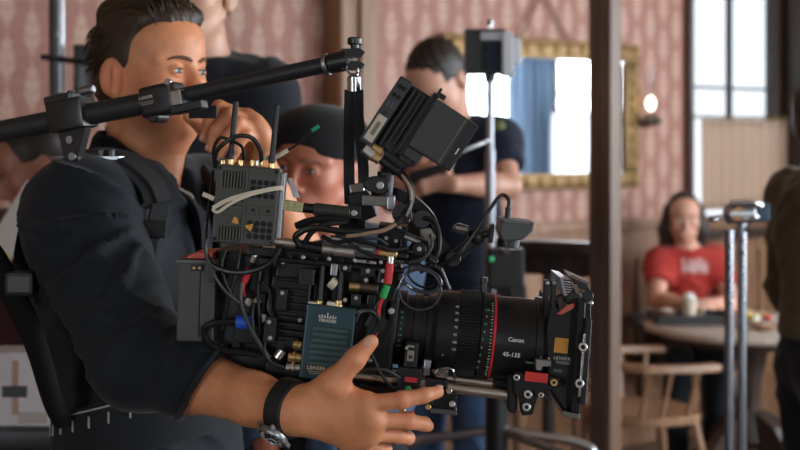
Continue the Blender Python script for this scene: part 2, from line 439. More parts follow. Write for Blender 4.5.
def window(c, u, n, w, z0, z1, nx, nz, mp=M_pane, label='tall window with dark painted glazing bars', fr=.05, bar=.022, cas=.05, cm=M_wood, back=-.06):
    """c: middle of the opening at floor level on the wall's inner face, u: along the wall, n: into the room"""
    win_no[0] += 1; up = V(0, 0, 1); c = Vector(c); ax = (u, n, up)
    e = empty('window_%d' % win_no[0], c+up*z0, label); e['kind'] = 'structure'
    bm = BM()
    for sgn in (-1, 1): obox(bm, c+u*sgn*(w/2-fr/2)+n*back+up*(z0+z1)/2, (fr/2, min(.035, -back*.8), (z1-z0)/2), ax, .002, 1)
    for zz in (z0+fr/2, z1-fr/2): obox(bm, c+n*back+up*zz, (w/2-fr, min(.035, -back*.8), fr/2), ax, .002, 1)
    obj('sash', bm, M_frame, e)
    for i in range(1, nx):
        bm = BM(); obox(bm, c+u*(-w/2+w*i/nx)+n*back+up*(z0+z1)/2, (bar/2, .02, (z1-z0)/2-fr), ax); obj('glazing_bar', bm, M_frame, e)
    zs = nz if isinstance(nz, list) else [z0+(z1-z0)*i/nz for i in range(1, nz)]
    for zz in zs:
        bm = BM(); obox(bm, c+n*(back+.001)+up*zz, (w/2-fr, .02, bar/2), ax); obj('glazing_bar', bm, M_frame, e)
    zb = [z0]+zs+[z1]
    for i in range(nx):
        for j in range(len(zb)-1):
            bm = BM(); obox(bm, c+u*(-w/2+w*(i+.5)/nx)+n*(back-.01)+up*(zb[j]+zb[j+1])/2, (w/nx/2-.002, .002, (zb[j+1]-zb[j])/2-.002), ax); obj('pane', bm, mp, e)
    bm = BM()      # casing
    for sgn in (-1, 1): obox(bm, c+u*sgn*(w/2+cas)+n*.018+up*(z0+z1)/2, (cas, .018, (z1-z0)/2+.1), ax, .005, 1)
    obox(bm, c+n*.019+up*(z1+.05), (w/2, .019, .05), ax, .005, 1); obox(bm, c+n*.045+up*(z0-.025), (w/2+.12, .045, .025), ax, .006, 1)
    obj('casing', bm, cm, e)
    return e
def curtain(name, c, u, n, w, z0, z1, m, label, folds=12, amp=.018, out=.05):
    up = V(0, 0, 1); e = empty(name, Vector(c)+up*z0, label, 'curtain'); bm = BM(); N = folds*8; rows = []
    for zi in range(7):
        t = zi/6; z = z0+(z1-z0)*t; r = []
        for i in range(N+1):
            x = i/N; a = amp*(1-.35*t)*(math.sin(x*folds*2*math.pi)+.35*math.sin(x*folds*4.6*math.pi+2+t))
            r.append(bm.verts.new(Vector(c)+u*((x-.5)*w)+n*(out+a)+up*z))
        rows.append(r)
    for a, b in zip(rows, rows[1:]):
        for i in range(N): bm.faces.new((a[i], a[i+1], b[i+1], b[i]))
    g = bmesh.ops.solidify(bm, geom=bm.faces[:], thickness=.003)
    obj('cloth', bm, m, e, smooth=True, angle=180)
    bm = BM(); tube(bm, [Vector(c)-u*(w/2+.06)+n*out+up*(z1+.012), Vector(c)+u*(w/2+.06)+n*out+up*(z1+.012)], .008, raw=True); obj('rod', bm, M_gold, e)
    return e
# the window in view
wc = WO+WD*((sw0+sw1)/2)
zbar = wall_z(727, 88)
window(wc, WD, WN, sw1-sw0, wz0, wz1, 2, [zbar], M_pane_dim, 'bright window in the wallpapered wall above beige curtain', fr=.014, bar=.015, cas=.022, cm=M_wood_dk, back=-.022)
zc1, zc0 = wall_z(735, 120), wall_z(735, 208)
curtain('cafe_curtain', wc+WD*.04, WD, WN, sw1-sw0+.06, zc0, zc1, M_curtain, 'beige cafe curtain over lower half of bright window', 9, .016, .07)
for yc, w in RW_WINDOWS:
    window(V(ROOM_R, yc, 0), V(0, 1, 0), V(-1, 0, 0), w, WZ0, WZ1, 2, [1.95])
for xc, w in FILL_WINDOWS:  # sashes and panes of the unseen windows added for fill
    window(V(xc, ROOM_F, 0), V(1, 0, 0), V(0, 1, 0), w, WZ0, WZ1, 2, [1.95])
curtain('half_curtain', V(ROOM_R, 6.05, 0), V(0, 1, 0), V(-1, 0, 0), .84, WZ0+.02, 1.80, M_sheer, 'white half curtain on side window reflected in the mirror', 9, .02, .08)
curtain('sheer_curtain', V(ROOM_R, 5.53, 0), V(0, 1, 0), V(-1, 0, 0), .34, .30, 2.70, thin_cloth('blue_grey_curtain', (.17, .23, .31), .45), 'long blue grey drawn curtain between the side windows', 5, .03, .17)
# wainscot of framed panels on the back wall
zt = 1.13
e = empty('trim_1', WO, 'brown wooden wainscot with raised panels below the wallpaper'); e['kind'] = 'structure'
bm = BM(); obox(bm, W((S0+S1)/2, zt/2, .012), ((S1-S0)/2, .012, zt/2), WAX); obj('backing', bm, M_wood, e)
bm = BM(); obox(bm, W((S0+S1)/2, zt+.02, .032), ((S1-S0)/2, .032, .025), WAX, .008, 2); obj('cap_rail', bm, M_wood, e)
bm = BM(); obox(bm, W((S0+S1)/2, .09, .022), ((S1-S0)/2, .022, .09), WAX, .006, 1); obj('skirting', bm, M_wood, e)
k = -1.5
while k < 4.4:
    bm = BM(); obox(bm, W(k, .64, .028), (.045, .010, .46), WAX, .004, 1); obj('stile', bm, M_wood, e)
    bm = BM(); obox(bm, W(k+.24, .62, .030), (.14, .010, .36), WAX, .008, 1); obj('raised_panel', bm, M_wood_lt, e)
    k += .48
# the wooden pilaster on the wallpaper, and the dark one beyond the window
s0, s1 = wall_s(324)[0], wall_s(362)[0]
bm = BM(); obox(bm, W((s0+s1)/2, CEIL/2, .07), ((s1-s0)/2, .07, CEIL/2), WAX, .008, 1); obox(bm, W((s0+s1)/2+.03, CEIL/2, .15), ((s1-s0)/2-.06, .012, CEIL/2), WAX, .004, 1)
obj('trim_2', bm, wood('honey_wood', (.20, .10, .05), (.36, .19, .10)), kind='structure', label='plain wooden pilaster on the wallpapered wall')
s0, s1 = wall_s(779)[0], wall_s(825)[0]
bm = BM(); obox(bm, W((s0+s1)/2, CEIL/2, .12), ((s1-s0)/2, .10, CEIL/2), WAX, .01, 1); obj('trim_3', bm, M_wood_dk, kind='structure', label='dark wooden pillar at the side of the bright window')

# gilt mirror
e = empty('wall_mirror', W(wall_s(530)[0], 1.36), 'large gilt framed mirror reflecting bright windows', 'mirror')
a0, a1 = wall_s(437)[0], wall_s(632)[0]; b0, b1 = wall_s(461)[0], wall_s(619)[0]; mz0, mz1, g0, g1 = 1.34, 2.08, 1.42, 1.985
M_mirror = mat('mirror_glass', (.86, .89, .92), .03, 1.0)
bm = BM(); obox(bm, W((b0+b1)/2, (g0+g1)/2, .03), ((b1-b0)/2, .004, (g1-g0)/2), WAX); obj('glass', bm, M_mirror, e)
for (x0, x1, z0, z1) in ((a0, a1, g1, mz1), (a0, a1, mz0, g0), (a0, b0, g0, g1), (b1, a1, g0, g1)):
    bm = BM(); obox(bm, W((x0+x1)/2, (z0+z1)/2, .03), ((x1-x0)/2, .03, (z1-z0)/2), WAX, .012, 2)
    hz = (x1-x0) > (z1-z0)
    obox(bm, W((x0+x1)/2, (z0+z1)/2, .06), ((x1-x0)/2-(.02 if hz else .025), .012, (z1-z0)/2-(.025 if hz else .0)), WAX, .01, 2)
    N = 14 if hz else 8
    for i in range(N):
        t = (i+.5)/N
        c = W(x0+(x1-x0)*t, (z0+z1)/2, .07) if hz else W((x0+x1)/2, z0+(z1-z0)*t, .07)
        ball(bm, c, (.028, .012, .028), WAX, 10, 6)
    obj('frame_side', bm, M_gold, e, smooth=True)
apex = W(wall_s(541)[0], wall_z(541, -8), .02)
for px in (516, 567):
    bm = BM(); tube(bm, [W(wall_s(px)[0], mz1-.01, .03), apex], .006, raw=True); obj('hanging_cord', bm, M_wood, e)

# oil lamp sconce
sl, Yl = wall_s(634); zl = wall_z(634, 104)
e = empty('oil_lamp', W(sl, zl-.1), 'brass wall oil lamp with glowing globe beside mirror', 'lamp')
M_brass = mat('aged_brass', (.36, .24, .10), .35, .9, var=.2)
bm = BM(); lathe(bm, W(sl, zl-.115, .12), (0, 0, 1), [(0, .03), (.01, .055), (.03, .06), (.045, .03), (.06, .02)], 20); obj('font', bm, M_wood_dk, e, smooth=True)
bm = BM(); obox(bm, W(sl, zl-.02, .01), (.035, .01, .10), WAX, .008, 2); tube(bm, [W(sl, zl-.06, .02), W(sl, zl-.12, .06), W(sl, zl-.11, .12)], .008); obj('bracket', bm, M_brass, e, smooth=True)
bm = BM(); ball(bm, W(sl, zl, .12), (.024, .024, .038), AX, 20, 12)
obj('globe', bm, mat('lit_globe', (.9, .85, .75), .4, emit=(1, .88, .68), estr=3.), e, smooth=True)
bm = BM(); lathe(bm, W(sl, zl+.05, .12), (0, 0, 1), [(0, .022), (.02, .016), (.12, .014), (.13, .016)], 16, caps=False); obj('chimney', bm, M_pane, e, smooth=True)

# tall wooden post and railing
pc = P(605, 147, 4.6); pc.z = 0
ang = math.radians(-35); pu, pv = V(math.cos(ang), math.sin(ang), 0), V(-math.sin(ang), math.cos(ang), 0)
bm = BM(); obox(bm, V(pc.x, pc.y, CEIL/2), (.043, .043, CEIL/2), (pu, pv, V(0, 0, 1)), .004, 1)
e = empty('wooden_post', pc, 'tall square wooden post running from floor to ceiling', 'post'); obj('shaft', bm, wood('post_wood', (.075, .040, .026), (.17, .095, .058), .5), e)
bm = BM(); obox(bm, V(pc.x, pc.y, .12), (.055, .055, .12), (pu, pv, V(0, 0, 1)), .006, 1); obj('plinth', bm, M_wood_dk, e)
r1 = P(592, 147, 4.62); r0 = P(392, 147, 4.95)
e = empty('railing', V(r0.x, r0.y, 0), 'dark wooden balustrade running up to the tall post', 'railing')
rd = (r1-r0); rd.z = 0; L = rd.length; rd.normalize(); rn = V(-rd.y, rd.x, 0); rax = (rd, rn, V(0, 0, 1)); zr = 1.19
mid = (r0+r1)/2
bm = BM(); obox(bm, V(mid.x, mid.y, zr), (L/2, .045, .022), rax, .012, 2); obj('handrail', bm, M_wood_dk, e)
bm = BM(); obox(bm, V(mid.x, mid.y, zr-.06), (L/2, .02, .04), rax, .004, 1); obj('under_rail', bm, M_wood_dk, e)
bm = BM(); obox(bm, V(mid.x, mid.y, .10), (L/2, .03, .03), rax, .004, 1); obj('bottom_rail', bm, M_wood_dk, e)
n = 7
for i in range(n):
    p = r0+rd*(L*(i+.55)/n); bm = BM(); c = V(p.x, p.y, 0)
    lathe(bm, c+V(0, 0, .12), (0, 0, 1), [(0, .022), (.18, .022), (.2, .014), (.25, .02), (.45, .026), (.62, .016), (.7, .013), (.74, .021), (.78, .014), (.82, .021), (.97, .021)], 10)
    obj('baluster', bm, M_wood_dk if i % 2 else M_wood, e, smooth=True)

# round table
tc_ = V(1.60, 5.92, 0)
e = empty('round_table', tc_, 'round wooden pedestal table laid with food and a black tray', 'table')
TT = .745
bm = BM(); lathe(bm, tc_+V(0, 0, TT-.035), (0, 0, 1), [(0, .45), (.006, .475), (.02, .482), (.03, .478), (.035, .47)], 48); obj('tabletop', bm, wood('table_wood', (.44, .36, .30), (.60, .52, .45), .3), e, smooth=True, angle=50)
bm = BM(); lathe(bm, tc_+V(0, 0, .18), (0, 0, 1), [(0, .055), (.04, .075), (.10, .06), (.2, .04), (.32, .05), (.42, .07), (.47, .09), (.53, .12)], 24); obj('pedestal', bm, M_wood_dk, e, smooth=True)
for i in range(4):
    a = math.radians(30+90*i); d = V(math.cos(a), math.sin(a), 0); t = V(-d.y, d.x, 0)
    bm = BM(); prism(bm, [tc_+d*.04+V(0, 0, .36)-t*.025, tc_+d*.16+V(0, 0, .30)-t*.025, tc_+d*.40+V(0, 0, .06)-t*.025, tc_+d*.44+V(0, 0, .0)-t*.025, tc_+d*.36+V(0, 0, 0)-t*.025, tc_+d*.28+V(0, 0, .08)-t*.025, tc_+d*.04+V(0, 0, .19)-t*.025], t*.05)
    obj('foot', bm, M_wood_dk, e)
bm = BM(); lathe(bm, tc_+V(0, 0, TT-.065), (0, 0, 1), [(0, .40), (.03, .41)], 40); obj('apron', bm, M_wood_dk, e, smooth=True)
# things on it
M_black = mat('black_plastic', (.012, .012, .013), .45)
M_white = mat('white_glaze', (.82, .82, .80), .25)
tr = P(690, 313, 5.98); tr.z = TT
e = empty('serving_tray', tr, 'shallow black serving tray on the round table', 'tray')
bm = BM(); obox(bm, tr+V(0, 0, .006), (.17, .11, .006), AX, .004, 1); obj('tray_base', bm, M_black, e)
for sx, sy, hx, hy in ((1, 0, .006, .11), (-1, 0, .006, .11), (0, 1, .17, .006), (0, -1, .17, .006)):
    bm = BM(); obox(bm, tr+V(sx*.17, sy*.11, .022), (hx, hy, .022), AX, .003, 1); obj('rim', bm, M_black, e)
jar = tr+V(-.01, -.02, .012)
e = empty('coffee_mug', jar, 'tall beige mug with whitish froth on the black tray', 'mug')
bm = BM(); lathe(bm, jar, (0, 0, 1), [(0, .028), (.004, .034), (.10, .036), (.104, .034), (.100, .031), (.09, .030)], 24); obj('cup', bm, mat('beige_ceramic', (.50, .40, .30), .3, var=.1), e, smooth=True)
bm = BM(); ball(bm, jar+V(0, 0, .098), (.030, .030, .028), AX, 16, 8); obj('froth', bm, M_white, e, smooth=True)
bm = BM(); tube(bm, [jar+V(.034, 0, .085), jar+V(.062, -.01, .075), jar+V(.062, -.01, .035), jar+V(.034, 0, .022)], .006); obj('handle', bm, MATS['beige_ceramic'], e, smooth=True)
bw = tr+V(-.11, .0, .012)
e = empty('sugar_bowl', bw, 'small brown bowl with white contents on the black tray', 'bowl')
bm = BM(); lathe(bm, bw, (0, 0, 1), [(0, .022), (.01, .03), (.04, .045), (.045, .043), (.04, .038)], 24); obj('bowl', bm, M_wood, e, smooth=True)
bm = BM(); ball(bm, bw+V(0, 0, .04), (.038, .038, .012), AX, 16, 8); obj('sugar', bm, M_white, e, smooth=True)
nk = tr+V(.10, -.02, .012)
bm = BM(); rows = []
for i in range(9):
    rows.append([bm.verts.new(nk+V((i-4)*.013, (j-3)*.016, .006+.012*math.sin(i*1.1+j*.5)**2+.006*math.sin(j*2.1))) for j in range(7)])
for a, b in zip(rows, rows[1:]):
    for j in range(6): bm.faces.new((a[j], a[j+1], b[j+1], b[j]))
bmesh.ops.solidify(bm, geom=bm.faces[:], thickness=.002)
obj('paper_napkin', bm, M_white, smooth=True, angle=180, label='crumpled white paper napkin lying on the black tray', cat='napkin')
pl = P(758, 313, 5.93); pl.z = TT
e = empty('dinner_plate', pl, 'white plate of colourful snacks on the round table', 'plate')
bm = BM(); lathe(bm, pl, (0, 0, 1), [(0, .06), (.006, .075), (.018, .125), (.022, .126), (.014, .07), (.010, .0)], 32, caps=False); obj('dish', bm, M_white, e, smooth=True)
random.seed(4)
for i, (nm, c, r) in enumerate((('orange_slice', (.75, .30, .04), .022), ('grape', (.16, .05, .14), .014), ('grape', (.16, .05, .14), .014), ('egg_half', (.85, .80, .62), .024), ('lemon_slice', (.80, .62, .10), .024), ('tomato', (.60, .08, .05), .020), ('cheese_cube', (.80, .66, .30), .020), ('egg_half', (.85, .80, .62), .022), ('herb_sprig', (.10, .22, .05), .018), ('bread_slice', (.68, .52, .36), .032))):
    a = i*2.4; q = pl+V(math.cos(a)*.055*math.sqrt(i/9+.15), math.sin(a)*.055*math.sqrt(i/9+.15), .016+r*.7)
    bm = BM()
    if nm in ('cheese_cube', 'bread_slice'): obox(bm, q, (r, r*.8, r*.6), AX, .004, 1)
    else: ball(bm, q, (r, r, r*.75), AX, 14, 8)
    obj(nm, bm, mat('food_%s' % nm, c, .4, var=.15), smooth=True, label='%s heaped on the white plate of snacks' % {'orange_slice': 'orange fruit slice', 'grape': 'dark purple grape', 'egg_half': 'pale halved egg', 'lemon_slice': 'yellow lemon slice', 'tomato': 'small red tomato', 'cheese_cube': 'yellow cheese cube', 'herb_sprig': 'green herb tuft', 'bread_slice': 'pale brown bread slice'}[nm], cat=nm.split('_')[0], group='food on the snack plate')
dp = P(764, 326, 5.70); dp.z = TT
e = empty('dip_bowl', dp, 'low brown wooden dip bowl near the table edge', 'bowl')
bm = BM(); lathe(bm, dp, (0, 0, 1), [(0, .03), (.012, .05), (.03, .06), (.033, .058), (.02, .04)], 24); obj('bowl', bm, M_wood, e, smooth=True)
bm = BM(); ball(bm, dp+V(0, 0, .022), (.045, .045, .012), AX, 14, 8); obj('sauce', bm, mat('cream_sauce', (.75, .66, .5), .4), e, smooth=True)

# captain's chair
def captain_chair(loc, rz, label, wd, back_h=.94):
    e = empty('captains_chair', loc, label, 'chair', 'chairs around the round table')
    c, s = math.cos(rz), math.sin(rz)
    def T(x, y, z): return V(loc[0]+c*x-s*y, loc[1]+s*x+c*y, loc[2]+z)
    fx, fy = V(c, s, 0), V(-s, c, 0)
    bm = BM(); pts = []
    for k in range(28):
        a = 2*math.pi*k/28; ca, sa = math.cos(a), math.sin(a)
        pts.append(T(.22*math.copysign(abs(ca)**.7, ca), .23*math.copysign(abs(sa)**.7, sa)*(1.0+.06*ca), .43))
    prism(bm, pts, (0, 0, .035)); bmesh.ops.bevel(bm, geom=list(bm.edges), offset=.008, segments=2, affect='EDGES')
    obj('seat', bm, wd, e, smooth=True)
    for x, y in ((.16, .17), (.16, -.17), (-.16, .15), (-.16, -.15)):
        bm = BM(); top, bot = T(x, y, .435), T(x*1.45, y*1.3, 0)
        d = bot-top; L = d.length
        lathe(bm, top, d, [(0, .014), (.06, .018), (.15, .022), (.2, .015), (.24, .021), (L-.08, .017), (L-.02, .013), (L, .015)], 12); obj('leg', bm, wd, e, smooth=True)
    for y in (.19, -.19):
        bm = BM(); cyl(bm, T(.20, y*.98, .18), T(-.20, y*.9, .18), .011, seg=10); obj('stretcher', bm, wd, e, smooth=True)
    bm = BM(); cyl(bm, T(0, .185, .18), T(0, -.185, .18), .011, seg=10); obj('stretcher', bm, wd, e, smooth=True)
    # arm bow
    bow = [T(.22, .25, .665), T(.10, .265, .665), T(-.10, .25, .67), T(-.20, .15, .675), T(-.235, 0, .68), T(-.20, -.15, .675), T(-.10, -.25, .67), T(.10, -.265, .665), T(.22, -.25, .665)]
    bm = BM(); band(bm, bow, [V(0, 0, 1)]*len(bow), .06, .026); obj('arm_bow', bm, wd, e, smooth=True)
    for y in (.235, -.235):
        for x in (.12, 0., -.1):
            bm = BM(); cyl(bm, T(x*.9, y*.86, .46), T(x+.02, y*1.08, .66), .010, seg=8); obj('arm_spindle', bm, wd, e, smooth=True)
    for i in range(6):
        y = (i-2.5)*.075; xb = -.19+.5*y*y; xt = -.30+.35*y*y
        bm = BM(); cyl(bm, T(xb, y, .455), T(xt, y*1.12, back_h-.06), .010, .008, seg=8); obj('back_spindle', bm, wd, e, smooth=True)
    rail = [T(-.275, .25, back_h-.03), T(-.305, .12, back_h-.02), T(-.315, 0, back_h-.015), T(-.305, -.12, back_h-.02), T(-.275, -.25, back_h-.03)]
    bm = BM(); band(bm, rail, [-fx]*5, .085, .022); obj('crest_rail', bm, wd, e, smooth=True)
    return e
ch = P(655, 147, 5.42)
captain_chair((ch.x-.06, ch.y, 0), math.radians(14), 'light oak spindle armchair drawn up beside the tall post', M_wood_lt)
captain_chair((1.46, 6.62, 0), math.radians(-80), 'dark brown spindle armchair under the man in red', M_wood_dk, .96)

# ------------------------------------------------------------------ film equipment behind
M_chrome = mat('chrome', (.50, .52, .55), .2, 1.0)
M_tube = mat('stand_steel', (.26, .27, .30), .3, 1.0)
M_steel = mat('brushed_steel', (.38, .39, .41), .38, 1.0, var=.1)
M_blackm = mat('black_metal', (.013, .013, .014), .35, .0, spec=.6)
# C-stand with grip head
sp = P(735, 147, 3.3); x0, y0 = sp.x, sp.y
e = empty('grip_stand', (x0, y0, 0), 'chrome grip stand of two tubes with clamp heads', 'stand')
sa = P(729, 147, 3.3); sb = P(742, 147, 3.33)
bm = BM(); cyl(bm, (sa.x, sa.y, .12), (sa.x, sa.y, 1.34), .0115); obj('tube', bm, M_tube, e, smooth=True)
bm = BM(); cyl(bm, (sb.x, sb.y, .12), (sb.x, sb.y, 1.37), .0115); obj('tube', bm, M_tube, e, smooth=True)
for i in range(3):
    a = math.radians(20+120*i); d = V(math.cos(a), math.sin(a), 0)
    bm = BM(); tube(bm, [V(x0, y0, .30)+d*.02, V(x0, y0, .28)+d*.15, V(x0, y0, .05)+d*.45, V(x0, y0, .0125)+d*.55], .0125); obj('leg', bm, M_chrome, e, smooth=True)
bm = BM(); cyl(bm, (x0, y0, .12), (x0, y0, .34), .032); obj('leg_hub', bm, M_steel, e, smooth=True)
for z in (.62,):
    bm = BM(); obox(bm, V((sa.x+sb.x)/2, sa.y+.01, z), (.035, .018, .028), AX, .006, 2); obj('collar', bm, M_steel, e)
    bm = BM(); cyl(bm, V(sa.x-.01, sa.y-.02, z), V(sa.x-.015, sa.y-.05, z), .006); ball(bm, V(sa.x-.015, sa.y-.055, z), .011); obj('thumbscrew', bm, M_chrome, e, smooth=True)
for i in range(6):      # the row of index pins and screws on the tubes
    for t, zz in ((sa, 1.30-i*.028), (sb, 1.31-i*.030)):
        bm = BM(); ball(bm, V(t.x, t.y-.013, zz), .0055, AX, 10, 6); obj('rivet', bm, M_chrome, e, smooth=True)
g = P(738, 213, 3.3)
bm = BM(); rcyl(bm, g+V(-.035, -.02, 0), g+V(.035, -.02, 0), .026, .004); obj('grip_head', bm, M_steel, e, smooth=True)
bm = BM(); rcyl(bm, g+V(-.012, -.045, 0), g+V(-.012, .03, 0), .021, .004); obj('grip_disc', bm, mat('bronze_disc', (.22, .11, .05), .35, .7), e, smooth=True)
bm = BM(); tube(bm, [g+V(.03, -.02, .015), g+V(.05, -.03, .02), g+V(.02, -.04, .028), g+V(-.03, -.04, .026)], .008); obj('handle', bm, M_chrome, e, smooth=True)
bm = BM(); cyl(bm, P(713, 219, 3.27), P(728, 216, 3.28), .008); ball(bm, P(713, 219, 3.27), (.015, .01, .009)); obj('t_handle', bm, M_chrome, e, smooth=True)
bm = BM(); cyl(bm, P(745, 215, 3.27), P(756, 217, 3.28), .012); obj('spigot', bm, M_chrome, e, smooth=True)
bm = BM(); obox(bm, P(762, 212, 3.3), (.016, .02, .024), AX, .005, 2); obj('rubber_grip', bm, mat('blue_rubber', (.02, .05, .10), .5), e)
bm = BM(); cyl(bm, P(745, 228, 3.25), P(753, 231, 3.24), .009); obj('small_knob', bm, M_chrome, e, smooth=True)

# monitor stand in the middle
mp_ = P(490, 147, 3.9); sx_, sy_ = mp_.x, mp_.y
e = empty('monitor_stand', (sx_, sy_, 0), 'grey pole stand carrying small black and silver monitor', 'stand')
bm = BM(); cyl(bm, (sx_, sy_, .55), (sx_, sy_, P(0, 150, 3.9).z), .015); cyl(bm, (sx_, sy_, 1.4), (sx_, sy_, P(0, 74, 3.9).z), .0115); obj('pole', bm, mat('grey_tube', (.36, .37, .41), .35, .6), e, smooth=True)
bm = BM(); obox(bm, P(485, 52, 3.9), (.062, .03, .068), AX, .006, 2); obj('monitor_body', bm, M_blackm, e)
bm = BM(); obox(bm, P(494, 54, 3.865), (.034, .003, .048), AX, .002, 1); obj('screen', bm, mat('dark_screen', (.02, .03, .05), .1, var=.5, vscale=40), e)
bm = BM(); obox(bm, P(493, 36, 3.86), (.038, .004, .014), AX, .002, 1); obj('top_panel', bm, M_steel, e)
bm = BM(); obox(bm, P(507, 55, 3.88), (.017, .04, .064), AX, .006, 2); obox(bm, P(516, 52, 3.88), (.012, .03, .040), AX, .006, 2); obj('battery', bm, mat('light_grey', (.55, .56, .60), .4), e)
bm = BM(); cyl(bm, P(490, 27, 3.9), P(490, 19, 3.9), .007); ball(bm, P(490, 22, 3.88), .010); obj('top_screw', bm, M_chrome, e, smooth=True)
bm = BM(); cyl(bm, P(490, 82, 3.9), P(490, 73, 3.9), .018); obj('mount', bm, M_blackm, e, smooth=True)
hub = V(sx_+.02, sy_, .70)
bm = BM(); rcyl(bm, hub+V(0, 0, -.1), hub+V(0, 0, .12), .035, .006); obj('hub', bm, M_blackm, e, smooth=True)
for i, a in enumerate((178, 200+118, 0)):
    a = math.radians(a); d = V(math.cos(a), math.sin(a)*.9, 0)
    bm = BM(); tube(bm, [hub+d*.02+V(0, 0, -.0), hub+d*.12+V(0, 0, -.015), hub+d*.25+V(0, 0, -.04), hub+d*.30+V(0, 0, -.10), hub+d*.33+V(0, 0, -.40), hub+d*.34+V(0, 0, -.655)], .014); obj('leg', bm, M_chrome, e, smooth=True)
    bm = BM(); cyl(bm, hub+d*.34+V(-.012, 0, -.66), hub+d*.34+V(.012, 0, -.66), .04); obj('caster', bm, M_black, e, smooth=True)
bm = BM(); obox(bm, P(505, 268, 3.85), (.055, .04, .06), AX, .01, 2); obox(bm, P(512, 300, 3.85), (.04, .04, .05), AX, .01, 2); obj('receiver', bm, M_blackm, e)
bm = BM(); ball(bm, P(492, 259, 3.80), .007); obj('green_light', bm, mat('led_green', (.05, .4, .15), .4, emit=(.1, .9, .4), estr=.25), e, smooth=True)
bm = BM(); cyl(bm, P(507, 251, 3.80), P(507, 251, 3.78), .012); obj('metal_plug', bm, M_chrome, e, smooth=True)
for i in range(3):
    bm = BM(); tube(bm, [P(500+i*4, 285, 3.82), P(494+i*9, 310, 3.78), P(516-i*6, 335, 3.8), P(505+i*5, 360+8*i, 3.86), P(494, 392, 3.88)], .006); obj('cable', bm, M_black, e, smooth=True)
bm = BM(); tube(bm, [P(446, 166, 3.86), P(462, 152, 3.84), P(480, 144, 3.86), P(489, 140, 3.89)], .006); obj('side_arm', bm, M_steel, e, smooth=True)

# stand at the far left
e0 = P(60, 147, 3.9)
e = empty('light_stand', (e0.x, e0.y, 0), 'black and silver light stand standing before damask wallpaper', 'stand')
def sub(bmf, nm, m): bm = BM(); bmf(bm); obj(nm, bm, m, e, smooth=True)
sub(lambda b: cyl(b, V(e0.x, e0.y, .3), P(55, -40, 3.9), .020), 'riser', M_blackm)
sub(lambda b: cyl(b, V(e0.x+.02, e0.y-.01, .3), P(60, -30, 3.9), .014), 'pole', M_steel)
sub(lambda b: cyl(b, P(42, 57, 3.9), P(92, 63, 3.85), .009), 'crossbar', M_blackm)
sub(lambda b: obox(b, P(84, 72, 3.88), (.028, .02, .082), AX, .008, 2), 'flag_clamp', M_blackm)
sub(lambda b: cyl(b, P(78, 46, 3.88), P(84, 60, 3.88), .006), 'pin', M_blackm)
sub(lambda b: ball(b, P(56, 34, 3.87), .006), 'knob', M_chrome)
sub(lambda b: ball(b, P(92, 69, 3.84), .0065), 'bolt', M_chrome)
for i in range(3):
    a = math.radians(60+120*i); d = V(math.cos(a), math.sin(a), 0)
    sub(lambda b: tube(b, [V(e0.x, e0.y, .5)+d*.03, V(e0.x, e0.y, .25)+d*.25, V(e0.x, e0.y, .012)+d*.42], .011), 'leg', M_steel)
# taped white board low at the left and the trolley it stands on
tb = P(20, 392, 2.75)
e = empty('equipment_trolley', V(tb.x-.10, 2.86, 0), 'black equipment trolley behind the camera operator', 'trolley')
zt_ = P(0, 428, 2.75).z
sub(lambda b: obox(b, V(tb.x-.10, 2.86, zt_-.02), (.24, .14, .02), AX, .006, 2), 'top_shelf', M_black)
sub(lambda b: obox(b, V(tb.x-.10, 2.86, .2), (.24, .14, .02), AX, .006, 2), 'lower_shelf', M_black)
for a in (-1, 1):
    for b_ in (-1, 1):
        sub(lambda b: cyl(b, V(tb.x-.10+a*.22, 2.86+b_*.12, .05), V(tb.x-.10+a*.22, 2.86+b_*.12, zt_), .013), 'leg', M_black)
        sub(lambda b: cyl(b, V(tb.x-.11+a*.22, 2.86+b_*.12, .05), V(tb.x-.09+a*.22, 2.86+b_*.12, .05), .05), 'wheel', M_black)
wb_c = V(tb.x, 2.76, (P(0, 353, 2.75).z+zt_)/2)
e = empty('slate_box', V(wb_c.x, 2.80, zt_), 'white carton with tan tape cross and black patch', 'carton')
hh = (P(0, 353, 2.75).z-zt_)/2
sub(lambda b: obox(b, wb_c+V(0, .05, 0), (.075, .05, hh), AX, .004, 1), 'carton_body', mat('white_card', (.62, .56, .58), .7, var=.05))
sub(lambda b: obox(b, wb_c+V(-.012, -.001, .005), (.006, .001, hh*.72), AX), 'tan_tape', mat('tan_tape', (.42, .24, .15), .6))
sub(lambda b: obox(b, wb_c+V(-.014, -.001, -.004), (.026, .0016, .012), AX), 'black_patch', M_black)
sub(lambda b: obox(b, wb_c+V(.025, -.001, -hh*.75), (.03, .001, .012), AX), 'paper_label', mat('tan_label', (.45, .38, .34), .7))
